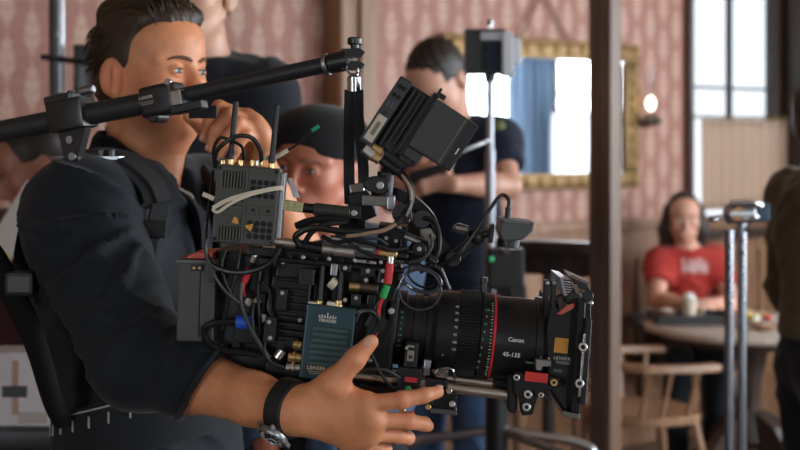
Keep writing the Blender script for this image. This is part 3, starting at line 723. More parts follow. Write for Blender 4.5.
# ------------------------------------------------------------------ people
def skin_mat(name, col, stub=.0, red=(.55, .18, .13)):
    m = mat(name, col, .46, var=.10, vscale=18, bump=.12, bscale=420, spec=.45, sss=.0)
    return m
M_eye_w = mat('eye_white', (.75, .72, .70), .15); M_iris = mat('iris', (.16, .20, .22), .15); M_pupil = mat('pupil', (.005, .005, .005), .1)
def hair_mat(name, col, rough=.5):
    if name in MATS: return MATS[name]
    m = bpy.data.materials.new(name); m.use_nodes = True; nt = m.node_tree; b = nt.nodes['Principled BSDF']; b.inputs['Roughness'].default_value = rough
    tc = nt.nodes.new('ShaderNodeTexCoord'); mp = nt.nodes.new('ShaderNodeMapping'); mp.inputs['Scale'].default_value = (30, 30, 260)
    n = nt.nodes.new('ShaderNodeTexNoise'); n.inputs['Scale'].default_value = 1.; n.inputs['Detail'].default_value = 3
    nt.links.new(tc.outputs['Object'], mp.inputs[0]); nt.links.new(mp.outputs[0], n.inputs['Vector'])
    r = nt.nodes.new('ShaderNodeMapRange'); r.inputs[3].default_value = .45; r.inputs[4].default_value = 1.6; nt.links.new(n.outputs['Fac'], r.inputs[0])
    mx = nt.nodes.new('ShaderNodeVectorMath'); mx.operation = 'SCALE'; mx.inputs[0].default_value = col; nt.links.new(r.outputs[0], mx.inputs['Scale']); nt.links.new(mx.outputs[0], b.inputs['Base Color'])
    bp = nt.nodes.new('ShaderNodeBump'); bp.inputs['Strength'].default_value = .6; bp.inputs['Distance'].default_value = .003; nt.links.new(n.outputs['Fac'], bp.inputs['Height']); nt.links.new(bp.outputs[0], b.inputs['Normal'])
    MATS[name] = m; return m

class Head:
    def __init__(s, hc, fwd, up=(0, 0, 1), sc=1.0):
        s.c = Vector(hc); s.f = Vector(fwd).normalized(); up = Vector(up); s.l = up.cross(s.f).normalized(); s.u = s.f.cross(s.l).normalized(); s.k = sc
        s.R = [tuple(s.f), tuple(s.l), tuple(s.u)]; s.axes = (s.f, s.l, s.u)
    def __call__(s, x, y, z): return s.c+(s.f*x+s.l*y+s.u*z)*s.k
    def carve(s, d, fine=True):
        k = s.k; E = lambda p, r, q=.015: d.ell(s(*p), [a*k for a in r], q, s.R); C = lambda a, b, ra, rb, q=.012: d.cone(s(*a), s(*b), ra*k, rb*k, q)
        E((-.012, 0, .032), (.099, .077, .086)); E((.028, 0, -.030), (.063, .064, .085), .03); E((.035, 0, -.072), (.050, .050, .042), .03)
        E((.045, 0, .045), (.055, .062, .055), .03)
        for y in (1, -1):
            C((-.004, .056*y, -.055), (.058, .024*y, -.098), .014, .014, .025)
            E((.058, .043*y, -.026), (.026, .022, .022), .03)
            C((.086, .012*y, .018), (.068, .054*y, .016), .009, .008, .016)
        E((.076, 0, -.100), (.018, .024, .016), .02)
        for y in (1, -1): d.cut_ell(s(.108, .033*y, -.002), [.024*k, .023*k, .014*k], .012, s.R)
        E((.082, 0, -.070), (.020, .033, .024), .02)
        C((.089, 0, .012), (.112, 0, -.036), .0075, .0105, .010); E((.104, 0, -.041), (.013, .011, .009), .008)
        for y in (1, -1): E((.097, .0125*y, -.043), (.011, .008, .0075), .006)
        for y in (1, -1): d.cut_ell(s(.105, .0065*y, -.050), [.005*k, .0032*k, .004*k], .002, s.R)
        E((.097, 0, -.0645), (.009, .024, .0055), .005); E((.096, 0, -.0745), (.009, .020, .0065), .004)
        if fine:
            d.cut_ell(s(.108, 0, -.0693), [.011*k, .023*k, .0012*k], .002, s.R)
            for y in (1, -1):
                E((.0815, .032*y, -.003), (.0148, .0155, .0148), .004)
                d.cut_ell(s(.0985, .0325*y, -.0032), [.010*k, .0140*k, .0047*k], .001, s.R)
        for y in (1, -1):      # ears
            R = Matrix.Rotation(math.radians(-18*y), 3, s.u); a = [tuple(R@s.f), tuple(R@s.l), tuple(R@s.u)]
            d.ell(s(-.018, .080*y, -.016), [.021*k, .0085*k, .033*k], .006, a)
            d.ell(s(-.010, .078*y, -.040), [.010*k, .007*k, .012*k], .006, a)
            if fine:
                d.cut_ell(s(-.013, .090*y, -.014), [.0115*k, .0065*k, .021*k], .004, a)
                d.cone(s(-.008, .083*y, -.002), s(-.008, .083*y, -.028), .0035*k, .0035*k, .004)
    def eyes(s, parent, look=None):
        for y in (1, -1):
            c = s(.0815, .032*y, -.003); bm = BM(); ball(bm, c, .0128*s.k, s.axes, 20, 14); eo = obj('eye', bm, M_eye_w, parent, smooth=True, angle=180)
            g = Vector(look).normalized() if look else s.f; fu, fv, fd = frame_of(g)
            bm = BM(); ball(bm, c+g*.0098*s.k, (.0062*s.k, .0062*s.k, .0036*s.k), (fu, fv, fd), 16, 8); obj('iris', bm, M_iris, eo, smooth=True, angle=180)
            bm = BM(); ball(bm, c+g*.0128*s.k, (.0028*s.k, .0028*s.k, .0012*s.k), (fu, fv, fd), 12, 8); obj('pupil', bm, M_pupil, eo, smooth=True, angle=180)
    def surf(s, d, y, z, x0=.135):          # forward-most skin point at (y, z)
        for i in range(120):
            x = x0-i*.0006; p = s(x, y, z); g = ((np.array(p)-d.lo)/d.h).round().astype(int)
            if np.all(g >= 0) and np.all(g < d.n) and d.f[tuple(g)] < 0: return p
        return s(.08, y, z)
    def brows(s, parent, m, d):
        for y in (1, -1):
            pts = [s.surf(d, a*y, b)+s.f*.0012 for a, b in ((.010, .0150), (.020, .0185), (.032, .0205), (.044, .0190), (.053, .0140))]
            bm = BM(); tube(bm, pts, [.0022*s.k, .0034*s.k, .0032*s.k, .0026*s.k, .0010*s.k], 8); obj('eyebrow', bm, m, parent, smooth=True)
    def lashes(s, parent, m, d=None):
        for y in (1, -1):
            c = s(.0815, .032*y, -.003)
            for nm, zz, r_, bow in (('upper_lid', .0040, .0013, .0030), ('lower_lid', -.0044, .0006, -.0012)):
                pts = []
                for t in (-1, -.6, -.2, .2, .6, 1):
                    a = t*.0135; zt = zz*(1-t*t)*1.0+ .0002; xx = math.sqrt(max(1e-6, .0142**2-a*a-zt*zt)) if a*a+zt*zt < .0142**2 else .004
                    pts.append(c+(s.f*xx+s.l*a+s.u*(zt+(.0006 if zz > 0 else 0)))*s.k)
                bm = BM(); tube(bm, pts, [r_*.5*s.k, r_*s.k, r_*s.k, r_*s.k, r_*.5*s.k], 6); obj(nm, bm, m, parent, smooth=True)

def hand_from(d, wrist, palm_pts, fingers, thumb, r=1.0):
    """wrist, list of knuckle points, list of finger chains [(pt, radius)...], thumb chain"""
    for p in palm_pts: d.cone(wrist, p, .0185*r, .0125*r, .016)
    for a, b in zip(palm_pts, palm_pts[1:]): d.cone(a, b, .0125*r, .0125*r, .012)
    for ch in fingers:
        for (a, ra), (b, rb) in zip(ch, ch[1:]): d.cone(a, b, ra, rb, .004)
    for (a, ra), (b, rb) in zip(thumb, thumb[1:]): d.cone(a, b, ra, rb, .008)
def auto_hand(wrist, dirv, normal, side, curl=.5, k=1.0):
    """generic relaxed hand: dirv = towards the fingers, normal = back of the hand, side = towards the thumb"""
    w = Vector(wrist); d = Vector(dirv).normalized(); n = Vector(normal); n = (n-d*n.dot(d)).normalized(); t = n.cross(d)
    if t.dot(Vector(side)) < 0: t = -t
    palm, fs = [], []
    for i, (off, L0) in enumerate(((.030, .083), (.010, .090), (-.010, .086), (-.028, .078))):
        kp = w+d*(L0*1.02*k)+t*(off*k)-n*(.003*i); palm.append(kp); ch = [(kp, .0098*k)]; a = .25*curl; p = kp
        for j, (L, r) in enumerate(((.042, .0092), (.026, .0082), (.020, .0068))):
            L = L*(1.0, 1.1, 1.03, .8)[i]; a += curl*(.9, 1.0, .7)[j]
            p = p+(d*math.cos(a)-n*math.sin(a))*L*k; ch.append((p, r*k))
        fs.append(ch)
    th = [(w+d*.022*k+t*.020*k, .015*k)]
    p = w+d*.05*k+t*.042*k-n*.010*k; th.append((p, .0125*k)); p = p+(d*.8+t*.45-n*.3*curl*2).normalized()*.032*k; th.append((p, .0108*k)); p = p+(d*.95+t*.05-n*.5*curl).normalized()*.028*k; th.append((p, .0085*k))
    return palm, fs, th

def pose_standing(base, yaw, h=1.78, **ov):
    k = h/1.78; f = V(math.cos(yaw), math.sin(yaw), 0); l = V(-f.y, f.x, 0); b = Vector(base)
    T = lambda x, y, z: b+(f*x+l*y)*k+V(0, 0, z*k)
    J = dict(k=k, f=f, l=l, pv=T(0, 0, .97), ws=T(0, 0, 1.10), ch=T(.005, 0, 1.29), nb=T(-.015, 0, 1.49), hc=T(.03, 0, 1.665), hf=f, hu=V(0, 0, 1))
    for s, n in ((1, 'l'), (-1, 'r')):
        J['s'+n] = T(-.005, .185*s, 1.435); J['e'+n] = T(-.03, .245*s, 1.13); J['w'+n] = T(.07, .26*s, .88); J['h'+n] = T(0, .09*s, .92); J['k'+n] = T(.02, .10*s, .49); J['a'+n] = T(-.02, .105*s, .075)
        J['hd'+n] = V(0, 0, -1)+f*.2; J['hn'+n] = l*s; J['hs'+n] = f
    J.update(ov); return J
def pose_seated(base, yaw, h=1.75, seat=.46, **ov):
    J = pose_standing(base, yaw, h); dz = seat+.09-J['hl'].z
    for q in ('pv', 'ws', 'ch', 'nb', 'hc', 'sl', 'sr', 'el', 'er', 'wl', 'wr', 'hl', 'hr'): J[q] = J[q]+V(0, 0, dz)
    for n in 'lr': J['k'+n] = J['h'+n]+J['f']*.42*J['k']+V(0, 0, -.01); J['a'+n] = V(J['k'+n].x, J['k'+n].y, .075)-J['f']*.05
    J.update(ov); return J

def torso(d, J, g=0., q=.05):
    k = J['k']; f, l = J['f'], J['l']
    def R(up): up = up.normalized(); ll = up.cross(f).normalized(); ff = ll.cross(up); return [tuple(ff), tuple(ll), tuple(up)]
    up1 = J['nb']-J['ch']; up0 = J['ch']-J['ws']
    d.ell(J['ch'], [.112*k+g, .158*k+g, .20*k+g], q, R(up1)); d.ell(J['ws'], [.100*k+g, .138*k+g, .17*k+g], q, R(up0)); d.ell(J['pv'], [.108*k+g, .155*k+g, .14*k+g], q, R(J['ws']-J['pv']))
    for n in 'lr':
        d.cone(J['nb']-V(0, 0, .035), J['s'+n], .050*k+g, .058*k+g, .05); d.cone(J['ch'], J['s'+n]-V(0, 0, .03), .08*k+g, .05*k+g, .05)
def arms(d, J, g=0., upto=1.0, fore=True):
    k = J['k']
    for n in 'lr':
        a, b, c = J['s'+n], J['e'+n], J['w'+n]
        d.cone(a, a+(b-a)*upto, .056*k+g, (.056-.014*upto)*k+g, .03)
        if fore:
            d.cone(b, b+(c-b)*.35, .042*k+g, .043*k+g, .015); d.cone(b+(c-b)*.35, c, .043*k+g, .0265*k+g, .015)
def legs(d, J, g=0., foot=True):
    k = J['k']
    for n in 'lr':
        d.cone(J['h'+n], J['k'+n], .088*k+g, .058*k+g, .04); d.cone(J['k'+n], J['a'+n], .058*k+g, .040*k+g, .02)
        if foot: d.cone(J['a'+n]-V(0, 0, .03), J['a'+n]+J['f']*.15-V(0, 0, .043), .040, .030, .02)
def bounds(J, m=.16, zlo=None):
    pts = [J[q] for q in J if isinstance(J[q], Vector) and q not in ('f', 'l', 'hf', 'hu') and not q.startswith(('hd', 'hn', 'hs'))]
    lo = [min(p[i] for p in pts)-m for i in range(3)]; hi = [max(p[i] for p in pts)+m for i in range(3)]
    if zlo is not None: lo[2] = zlo
    return lo, hi

def person(label, J, skin, tops, bottoms, hair=None, hem=-.10, h=.006, sleeve=.5, hands='lr', shoes=None, group=None, curl=.5, hairstyle='short', top_name='shirt', fine_face=True, wr_amp=.008):
    base = V((J['al'].x+J['ar'].x)/2, (J['al'].y+J['ar'].y)/2, 0)
    e = empty('person', base, label, 'person', group)
    lo, hi = bounds(J); lo[2] = -.01
    d = SDF(lo, hi, h); hd = Head(J['hc'], J['hf'], J['hu'], J['k'])
    torso(d, J, -.012); arms(d, J, -.002 if sleeve < .9 else -.006); legs(d, J, -.012)
    d.cone(J['nb']-V(0, 0, .04), hd(-.018, 0, -.05), .060*J['k'], .053*J['k'], .03)
    hd.carve(d, fine_face)
    for n in hands:
        pm, fs, th = auto_hand(J['w'+n], J['hd'+n], J['hn'+n], J['hs'+n], curl, J['k']); hand_from(d, J['w'+n], pm, fs, th)
    dbody = d; v, q = d.mesh(); obj('body', mesh_np('body', v, q), skin, e, smooth=True, angle=180)
    # top
    d = SDF([lo[0], lo[1], J['pv'].z-.2], hi, .010); g = .012
    torso(d, J, g)
    for n in 'lr':
        a, b, c = J['s'+n], J['e'+n], J['w'+n]
        if sleeve <= 1: 
            m = a+(b-a)*sleeve; d.cone(a, m+(b-a)*.1, .060*J['k']+g, .054*J['k']+g, .04); 
        else:
            m = b+(c-b)*(sleeve-1); d.cone(a, b, .060*J['k']+g, .050*J['k']+g, .04); d.cone(b, m+(c-b)*.1, .050*J['k']+g, .038*J['k']+g, .02)
    for n in 'lr':
        a, b, c = J['s'+n], J['e'+n], J['w'+n]
        m = a+(b-a)*sleeve if sleeve <= 1 else b+(c-b)*(sleeve-1)
        d.cut_plane(m, (b-a) if sleeve <= 1 else (c-b), .11)
    d.cut_plane(J['nb']+V(0, 0, .012)+J['f']*.02, V(0, 0, 1)+J['f']*.35, .14); d.cut_plane(J['pv']+V(0, 0, hem), (0, 0, -1), .6)
    v, q = d.mesh(); v = wrinkle(v, q, wr_amp, [((.3, .2, 1), .09, 1.), ((1, .5, .7), .12, .8), ((-.7, .4, .8), .10, .7)], 3)
    obj(top_name, mesh_np(top_name, v, q), tops, e, smooth=True, angle=180)
    d = SDF([lo[0], lo[1], -.01], [hi[0], hi[1], J['ws'].z+.05], .010)
    d.ell(J['pv'], [.108*J['k']+.008, .155*J['k']+.008, .14*J['k']+.008], .04, [tuple(J['f']), tuple(J['l']), (0, 0, 1)]); legs(d, J, .010, False)
    d.cut_plane(J['pv']+V(0, 0, .07), (0, 0, 1), .5)
    for n in 'lr': d.cut_plane(J['a'+n]-V(0, 0, .02), (0, 0, -1), .13)
    v, q = d.mesh(); v = wrinkle(v, q, .008, [((.2, .2, 1), .11, 1.), ((.6, -.5, .8), .09, .6)], 5)
    obj('trousers', mesh_np('trousers', v, q), bottoms, e, smooth=True, angle=180)
    for n in 'lr':
        bm = BM(); a = J['a'+n]; f = J['f']; l = J['l']
        ball(bm, V(a.x, a.y, .045)+f*.06, (.135, .050, .045), (f, l, V(0, 0, 1)), 16, 10)
        obj('shoe', bm, M_black, e, smooth=True)
    if hair: make_hair(hd, e, hair, hairstyle, .005)
    hd.d = dbody
    if hair: hd.eyes(e); hd.brows(e, hair, dbody)
    return e, hd

def make_hair(hd, e, m, style='short', h=.004, name='hair'):
    k = hd.k; lo = [hd.c[i]-.17*k-(.15 if style == 'long' and i == 2 else 0) for i in range(3)]; hi = [hd.c[i]+.17*k for i in range(3)]
    d = SDF(lo, hi, h); E = lambda p, r, q=.012: d.ell(hd(*p), [a*k for a in r], q, hd.R)
    t = .006 if style in ('short', 'buzz', 'long') else .008
    E((-.016, 0, .036), (.099+t, .078+t*.8, .086+t*1.4)); E((-.040, 0, -.02), (.066+t, .070+t*.5, .062), .02)
    if style == 'long':
        for y in (1, -1):
            d.cone(hd(-.02, .075*y, .03), hd(-.02, .090*y, -.07), .030*k, .034*k, .03); d.cone(hd(-.02, .090*y, -.07), hd(-.03, .095*y, -.15), .034*k, .026*k, .03)
        d.cone(hd(-.07, 0, 0), hd(-.07, 0, -.14), .06*k, .06*k, .03)
    C = lambda p, r, q=.006: d.cut_ell(hd(*p), [a*k for a in r], q, hd.R)
    if style == 'long': C((.098, 0, -.05), (.092, .074, .118))
    else:
        C((.105, 0, -.055), (.092, .120, .118)); C((.030, .09, -.075), (.062, .060, .095)); C((.030, -.09, -.075), (.062, .060, .095)); C((.02, 0, -.105), (.10, .12, .055))
    v, q = d.mesh()
    rel = (v-np.array(hd.c))@np.array([hd.f, hd.l, hd.u]).T
    n = vnormals(v, q); w = np.sin(rel[:, 1]*420+6*np.sin(rel[:, 0]*40))*.5+np.sin(rel[:, 1]*230-rel[:, 0]*120+rel[:, 2]*60)
    v = v+n*(w*.0012)[:, None]
    return obj(name, mesh_np(name, v, q), m, e, smooth=True, angle=180)

M_skin = skin_mat('skin_tan', (.58, .25, .13)); M_skin_red = skin_mat('skin_ruddy', (.52, .18, .11)); M_skin_pale = skin_mat('skin_fair', (.66, .34, .24))
def cloth(name, col, rough=.85, sheen=.15, var=.12): return mat(name, col, rough, var=var, vscale=22, bump=.25, bscale=900, sheen=sheen, spec=.25)
M_tblack = cloth('black_jersey', (.014, .016, .022)); M_navy = cloth('navy_jersey', (.012, .018, .034)); M_denim = cloth('blue_denim', (.055, .10, .20)); M_olive = cloth('olive_twill', (.11, .085, .05)); M_dkpants = cloth('dark_trousers', (.012, .014, .02))
H_dark = hair_mat('dark_hair', (.022, .014, .010)); H_brown = hair_mat('brown_hair', (.045, .024, .013))

# standing man with a phone, by the monitor stand
b = P(452, 147, 4.35); yaw = math.atan2(-.80, -.55)
J = pose_standing((b.x, b.y+.04, 0), yaw, 1.86)
J.update(hc=P(438, 80, 4.25), nb=P(455, 122, 4.36), hf=V(-.45, -.50, -.78), hu=V(0, 0, 1)+V(-.3, -.3, 0), wl=P(452, 184, 4.02), wr=P(412, 190, 4.05), el=P(508, 186, 4.22), er=P(392, 200, 4.30), sl=P(497, 140, 4.34), sr=P(410, 140, 4.40))
J['hdl'] = V(-.9, -.1, .12); J['hnl'] = V(-.2, -.9, .2); J['hsl'] = V(0, 0, 1); J['hdr'] = V(.5, -.2, .3); J['hnr'] = V(-.2, -.6, -.4); J['hsr'] = V(0, 0, 1)
e, hd = person('man in black T-shirt and jeans bowing over a phone', J, M_skin_pale, M_navy, M_denim, H_dark, h=.006, sleeve=.62, curl=.55)
pc_ = P(500, 128, 4.27)
bm = BM(); ball(bm, pc_, (.022, .012, .028), (V(.9, .3, 0), V(-.3, .9, 0), V(0, 0, 1)), 14, 8); obj('sleeve_patch', bm, mat('lime_patch', (.13, .15, .05), .7, var=.4, vscale=80), e, smooth=True, label='olive green sleeve badge')
ph = P(428, 174, 3.99)
e = empty('mobile_phone', ph, 'mobile phone held by the man in black T-shirt', 'phone')
pa0 = V(.9, .1, .25).normalized(); pa1 = V(0, .55, .83); pa1 = (pa1-pa0*pa1.dot(pa0)).normalized(); pax = (pa0, pa1, pa0.cross(pa1))
bm = BM(); obox(bm, ph, (.060, .005, .032), pax, .004, 2); obj('phone_body', bm, M_black, e)
bm = BM(); obox(bm, ph+pax[1]*.0055, (.056, .0008, .029), pax); obj('phone_screen', bm, mat('glass_black', (.2, .21, .23), .08), e)

# seated man in red
b = P(688, 147, 6.58)
J = pose_seated((b.x, b.y, 0), math.radians(-96), 1.76, .45)
J.update(hc=P(684, 217, 6.5), hf=V(-.12, -1, -.10), nb=P(687, 247, 6.56), sl=P(716, 262, 6.54), sr=P(660, 262, 6.54), el=P(733, 305, 6.42), er=P(657, 300, 6.42), wl=P(706, 304, 6.22), wr=P(690, 304, 6.24))
J['wl'].z = max(J['wl'].z, .79); J['wr'].z = max(J['wr'].z, .79)
for n, sg in (('l', -1), ('r', 1)): J['hd'+n] = V(sg*.9, -.3, -.02); J['hn'+n] = V(0, -.2, 1); J['hs'+n] = V(0, -1, 0)
M_redt = cloth('red_jersey', (.45, .045, .035))
def print_mat(base, c, hx, hz, fwd):
    """T-shirt with a pale printed panel on the chest (flat print)"""
    m = base.copy(); m.name = 'red_jersey_print'; nt = m.node_tree; bs = nt.nodes['Principled BSDF']
    src = bs.inputs['Base Color'].links[0].from_socket
    tc = nt.nodes.new('ShaderNodeTexCoord'); mp = nt.nodes.new('ShaderNodeMapping'); mp.vector_type = 'POINT'; mp.inputs['Location'].default_value = tuple(-x for x in c)
    nt.links.new(tc.outputs['Object'], mp.inputs[0]); sp_ = nt.nodes.new('ShaderNodeSeparateXYZ'); nt.links.new(mp.outputs[0], sp_.inputs[0])
    def M(op, a, b_): 
        n = nt.nodes.new('ShaderNodeMath'); n.operation = op
        for i, x in enumerate((a, b_)):
            if x is None: continue
            if isinstance(x, (int, float)): n.inputs[i].default_value = x
            else: nt.links.new(x, n.inputs[i])
        return n.outputs[0]
    ix = M('LESS_THAN', M('ABSOLUTE', sp_.outputs[0], None), hx); iz = M('LESS_THAN', M('ABSOLUTE', sp_.outputs[2], None), hz); iy = M('LESS_THAN', sp_.outputs[1], 0.)
    wv = nt.nodes.new('ShaderNodeTexNoise'); wv.inputs['Scale'].default_value = 45; nt.links.new(tc.outputs['Object'], wv.inputs['Vector'])
    k = M('MULTIPLY', M('MULTIPLY', ix, iz), M('MULTIPLY', iy, M('GREATER_THAN', wv.outputs['Fac'], .44)))
    mx = nt.nodes.new('ShaderNodeMixRGB'); nt.links.new(k, mx.inputs[0]); nt.links.new(src, mx.inputs[1]); mx.inputs[2].default_value = (.62, .42, .40, 1); nt.links.new(mx.outputs[0], bs.inputs['Base Color'])
    return m
M_redp = print_mat(M_redt, P(693, 265, 6.5), .065, .035, None)
e, hd = person('seated man in red T-shirt with arms resting on table', J, M_skin_pale, M_redp, M_dkpants, hair_mat('grey_brown_hair', (.03, .022, .02)), h=.006, sleeve=.55, hairstyle='long', top_name='t_shirt', fine_face=True)

# person in olive jacket at the right
b = P(822, 147, 3.75)
J = pose_standing((b.x, b.y, 0), math.radians(8), 1.74)
for n, s_ in (('l', 1), ('r', -1)): J['e'+n] = J['s'+n]-V(0, 0, .29)+J['l']*.03*s_; J['w'+n] = J['pv']+J['f']*.25+J['l']*.12*s_+V(0, 0, .14); J['hd'+n] = J['f']-J['l']*s_*.6; J['hn'+n] = V(0, 0, 1); J['hs'+n] = J['f']
person('person in olive jacket and dark trousers standing near grip stand', J, M_skin_pale, M_olive, M_dkpants, H_brown, hem=.06, h=.008, sleeve=1.85, top_name='jacket', wr_amp=.012)

# man in black behind the operator
b = P(214, 147, 3.2)
J = pose_standing((b.x, b.y, 0), math.radians(-62), 1.97)
J['hc'] = P(193, -10, 3.12); J['nb'] = P(205, 56, 3.19); J['hf'] = V(-.25, -1, -.1)
J['sr'] = P(152, 90, 3.22); J['sl'] = P(262, 92, 3.18)
person('tall man in black shirt standing behind the camera operator', J, skin_mat('skin_light_tan', (.58, .32, .22)), M_tblack, M_dkpants, H_brown, h=.005, sleeve=.9, hands='lr', hairstyle='buzz')  # light tan base colour over all his skin

# man with black cap
b = P(330, 147, 2.86)
J = pose_standing((b.x, b.y, 0), math.radians(-105), 1.62)
J['hc'] = P(316, 165, 2.76); J['hf'] = V(-.40, -1, -.06); J['hu'] = V(.12, 0, 1); J['k'] = 1.0; J['nb'] = P(328, 236, 2.84)
J['sr'] = P(262, 264, 2.85); J['sl'] = P(386, 264, 2.85); J['ch'] = P(326, 305, 2.86)
for n, x in (('l', 384), ('r', 262)): J['e'+n] = P(x, 400, 2.88); J['w'+n] = P(x-(10 if n == 'l' else -10), 480, 2.74)
e, hd = person('man in a black beanie cap looking on behind the camera', J, M_skin_red, cloth('denim_shirt', (.05, .085, .15)), M_dkpants, None, h=.004, sleeve=1.5, fine_face=True)
hd.eyes(e); hd.brows(e, mat('pale_brow', (.28, .16, .10), .7), hd.d); hd.lashes(e, mat('lash_dark', (.05, .025, .02), .7))
d = SDF([hd.c[i]-.17 for i in range(3)], [hd.c[i]+.17 for i in range(3)], .004)
d.ell(hd(-.014, .0, .046), [.112, .096, .078], .02, hd.R); d.ell(hd(-.012, 0, .072), [.110, .098, .048], .03, hd.R)
d.cut_plane(hd(.08, 0, .030), -hd.u+hd.f*.10, .3)
v, q = d.mesh(); cap = obj('cap', mesh_np('cap', v, q), cloth('black_felt', (.016, .016, .018), .9), e, smooth=True, angle=180)
d = SDF([hd.c[i]-.17 for i in range(3)], [hd.c[i]+.17 for i in range(3)], .004)
d.ell(hd(-.014, 0, .046), [.1150, .0990, .086], .0, hd.R); d.cut_plane(hd(.08, 0, .027), -hd.u+hd.f*.10, .3); d.cut_plane(hd(.08, 0, .066), hd.u-hd.f*.10, .3)
v, q = d.mesh(); obj('cap_band', mesh_np('cap_band', v, q), cloth('black_band', (.011, .011, .012), .8), cap, smooth=True, angle=180)

# man at the left edge, head bowed over papers
b = P(12, 147, 3.5)
J = pose_standing((b.x, b.y, 0), math.radians(-150), 1.68)
J['hc'] = P(34, 166, 3.40); J['nb'] = P(48, 208, 3.48); J['hf'] = V(-.75, -.35, -.45); J['hu'] = V(-.3, 0, 1); J['sl'] = P(72, 236, 3.40); J['sr'] = P(8, 236, 3.62); J['ch'] = P(44, 270, 3.52)
J['el'] = P(62, 318, 3.30); J['wl'] = P(46, 352, 3.10); J['hdl'] = V(.02, -.1, -1); J['hnl'] = V(-.8, -.5, .1); J['hsl'] = V(-.2, -.8, 0); J['er'] = P(-20, 310, 3.5); J['wr'] = P(2, 262, 3.30); J['hdr'] = V(.6, -.2, .5)
e, hd = person('man with dark hair bowing over a script page', J, skin_mat('skin_dark_tan', (.40, .16, .10)), cloth('maroon_jersey', (.06, .018, .02)), M_dkpants, H_dark, h=.006, sleeve=.8)  # skin in one darker tan throughout
pg = P(14, 228, 3.22); pa = (V(.55, -.2, .8).normalized(), V(.3, .95, 0).normalized(), V(.8, -.2, -.5).normalized())
e = empty('script_page', pg, 'folded white script page with yellow marking held by man', 'paper')
bm = BM(); obox(bm, pg, (.125, .0015, .038), pa, .001, 1); obj('sheet', bm, mat('paper', (.78, .74, .70), .8), e)
bm = BM(); obox(bm, pg-pa[0]*.095-pa[1]*.002, (.030, .0006, .034), pa); obj('yellow_mark', bm, mat('yellow_ink', (.75, .60, .10), .7), e)
# ------------------------------------------------------------------ the camera operator
OP = dict(k=1.02, f=V(.89, -.456, 0).normalized()); OP['l'] = V(-OP['f'].y, OP['f'].x, 0)
OP.update(hc=P(150, 70, 2.30), nb=P(140, 163, 2.29), ch=P(140, 275, 2.26), ws=P(158, 400, 2.25), pv=P(160, 470, 2.25), sr=P(86, 212, 2.02), sl=P(205, 200, 2.46), er=P(138, 362, 1.86), wr=P(285, 409, 1.70), el=P(318, 300, 2.42), wl=P(256, 160, 2.23))
for n, s in (('l', 1), ('r', -1)):
    h_ = OP['pv']+OP['l']*.09*s-V(0, 0, .06); OP['h'+n] = h_; OP['k'+n] = V(h_.x, h_.y, .50)+OP['f']*.03+OP['l']*.02*s; OP['a'+n] = V(h_.x, h_.y, .075)+OP['l']*.03*s-OP['f']*.02
OPH = Head(OP['hc'], V(.866, -.50, -.03), V(0, 0, 1), 1.0)
operator = empty('person', V(OP['pv'].x, OP['pv'].y, 0), 'camera operator in dark shirt holding the cinema camera', 'person')
parts = []
# torso, upper arms and legs
d = SDF([-.95, 1.65, -.01], [.05, 2.75, 1.62], .010); torso(d, OP, -.015); legs(d, OP, -.012)
for n in 'lr': d.cone(OP['s'+n], OP['e'+n], .052, .042, .03); d.cone(OP['e'+n], OP['e'+n]+(OP['w'+n]-OP['e'+n])*.3, .042, .043, .02)
parts.append(d.mesh())
# head and neck
lo = [OPH.c[i]-(.17, .17, .25)[i] for i in range(3)]; hi = [OPH.c[i]+.17 for i in range(3)]
d = SDF(lo, hi, .0024); OPH.d = d; OPH.carve(d)
d.cone(OP['nb']-V(0, 0, .05), OPH(-.020, 0, -.045), .062, .056, .03); d.cone(OPH(.055, 0, -.095), OP['nb']+OP['f']*.045-V(0, 0, .03), .030, .030, .04)
parts.append(d.mesh())
# right forearm and hand (pixel, depth)
q = lambda a, b, Y: P(a, b, Y)
er, wr = OP['er'], OP['wr']
idx = [(q(366, 404, 1.672), .0118), (q(402, 400, 1.664), .0108), (q(424, 395.5, 1.672), .0098), (q(438, 392, 1.684), .0080)]
mid = [(q(372, 420, 1.674), .0115), (q(408, 421, 1.690), .0105), (q(424, 424, 1.716), .0095), (q(428, 426, 1.740), .0080)]
rng = [(q(368, 433, 1.686), .0110), (q(398, 436, 1.712), .0100), (q(408, 438, 1.738), .0090), (q(406, 439, 1.758), .0078)]
pnk = [(q(354, 443, 1.702), .0100), (q(378, 448, 1.728), .0090), (q(386, 449, 1.748), .0080), (q(384, 449, 1.764), .0070)]
thm = [(q(304, 402, 1.694), .0190), (q(334, 382, 1.676), .0165), (q(355, 359, 1.668), .0132), (q(371, 342, 1.670), .0098)]
d = SDF([-.40, 1.62, 1.10], [.10, 2.0, 1.33], .0026)
d.cone(er, er+(wr-er)*.35, .044, .046, .02); d.cone(er+(wr-er)*.35, er+(wr-er)*.8, .046, .033, .02); d.cone(er+(wr-er)*.8, wr, .033, .030, .02); d.cone(wr, wr+(q(300, 410, 1.69)-wr), .029, .030, .02)
d.ell(q(335, 412, 1.686), [.036, .017, .030], .02)
hand_from(d, q(298, 410, 1.692), [c[0][0] for c in (idx, mid, rng, pnk)], [idx, mid, rng, pnk], thm, 1.15)
d.cone(q(332, 386, 1.678), q(352, 398, 1.684), .0145, .0120, .016)
for ch in (idx, mid): d.ell(ch[1][0], [.0112]*3, .004); 
parts.append(d.mesh())
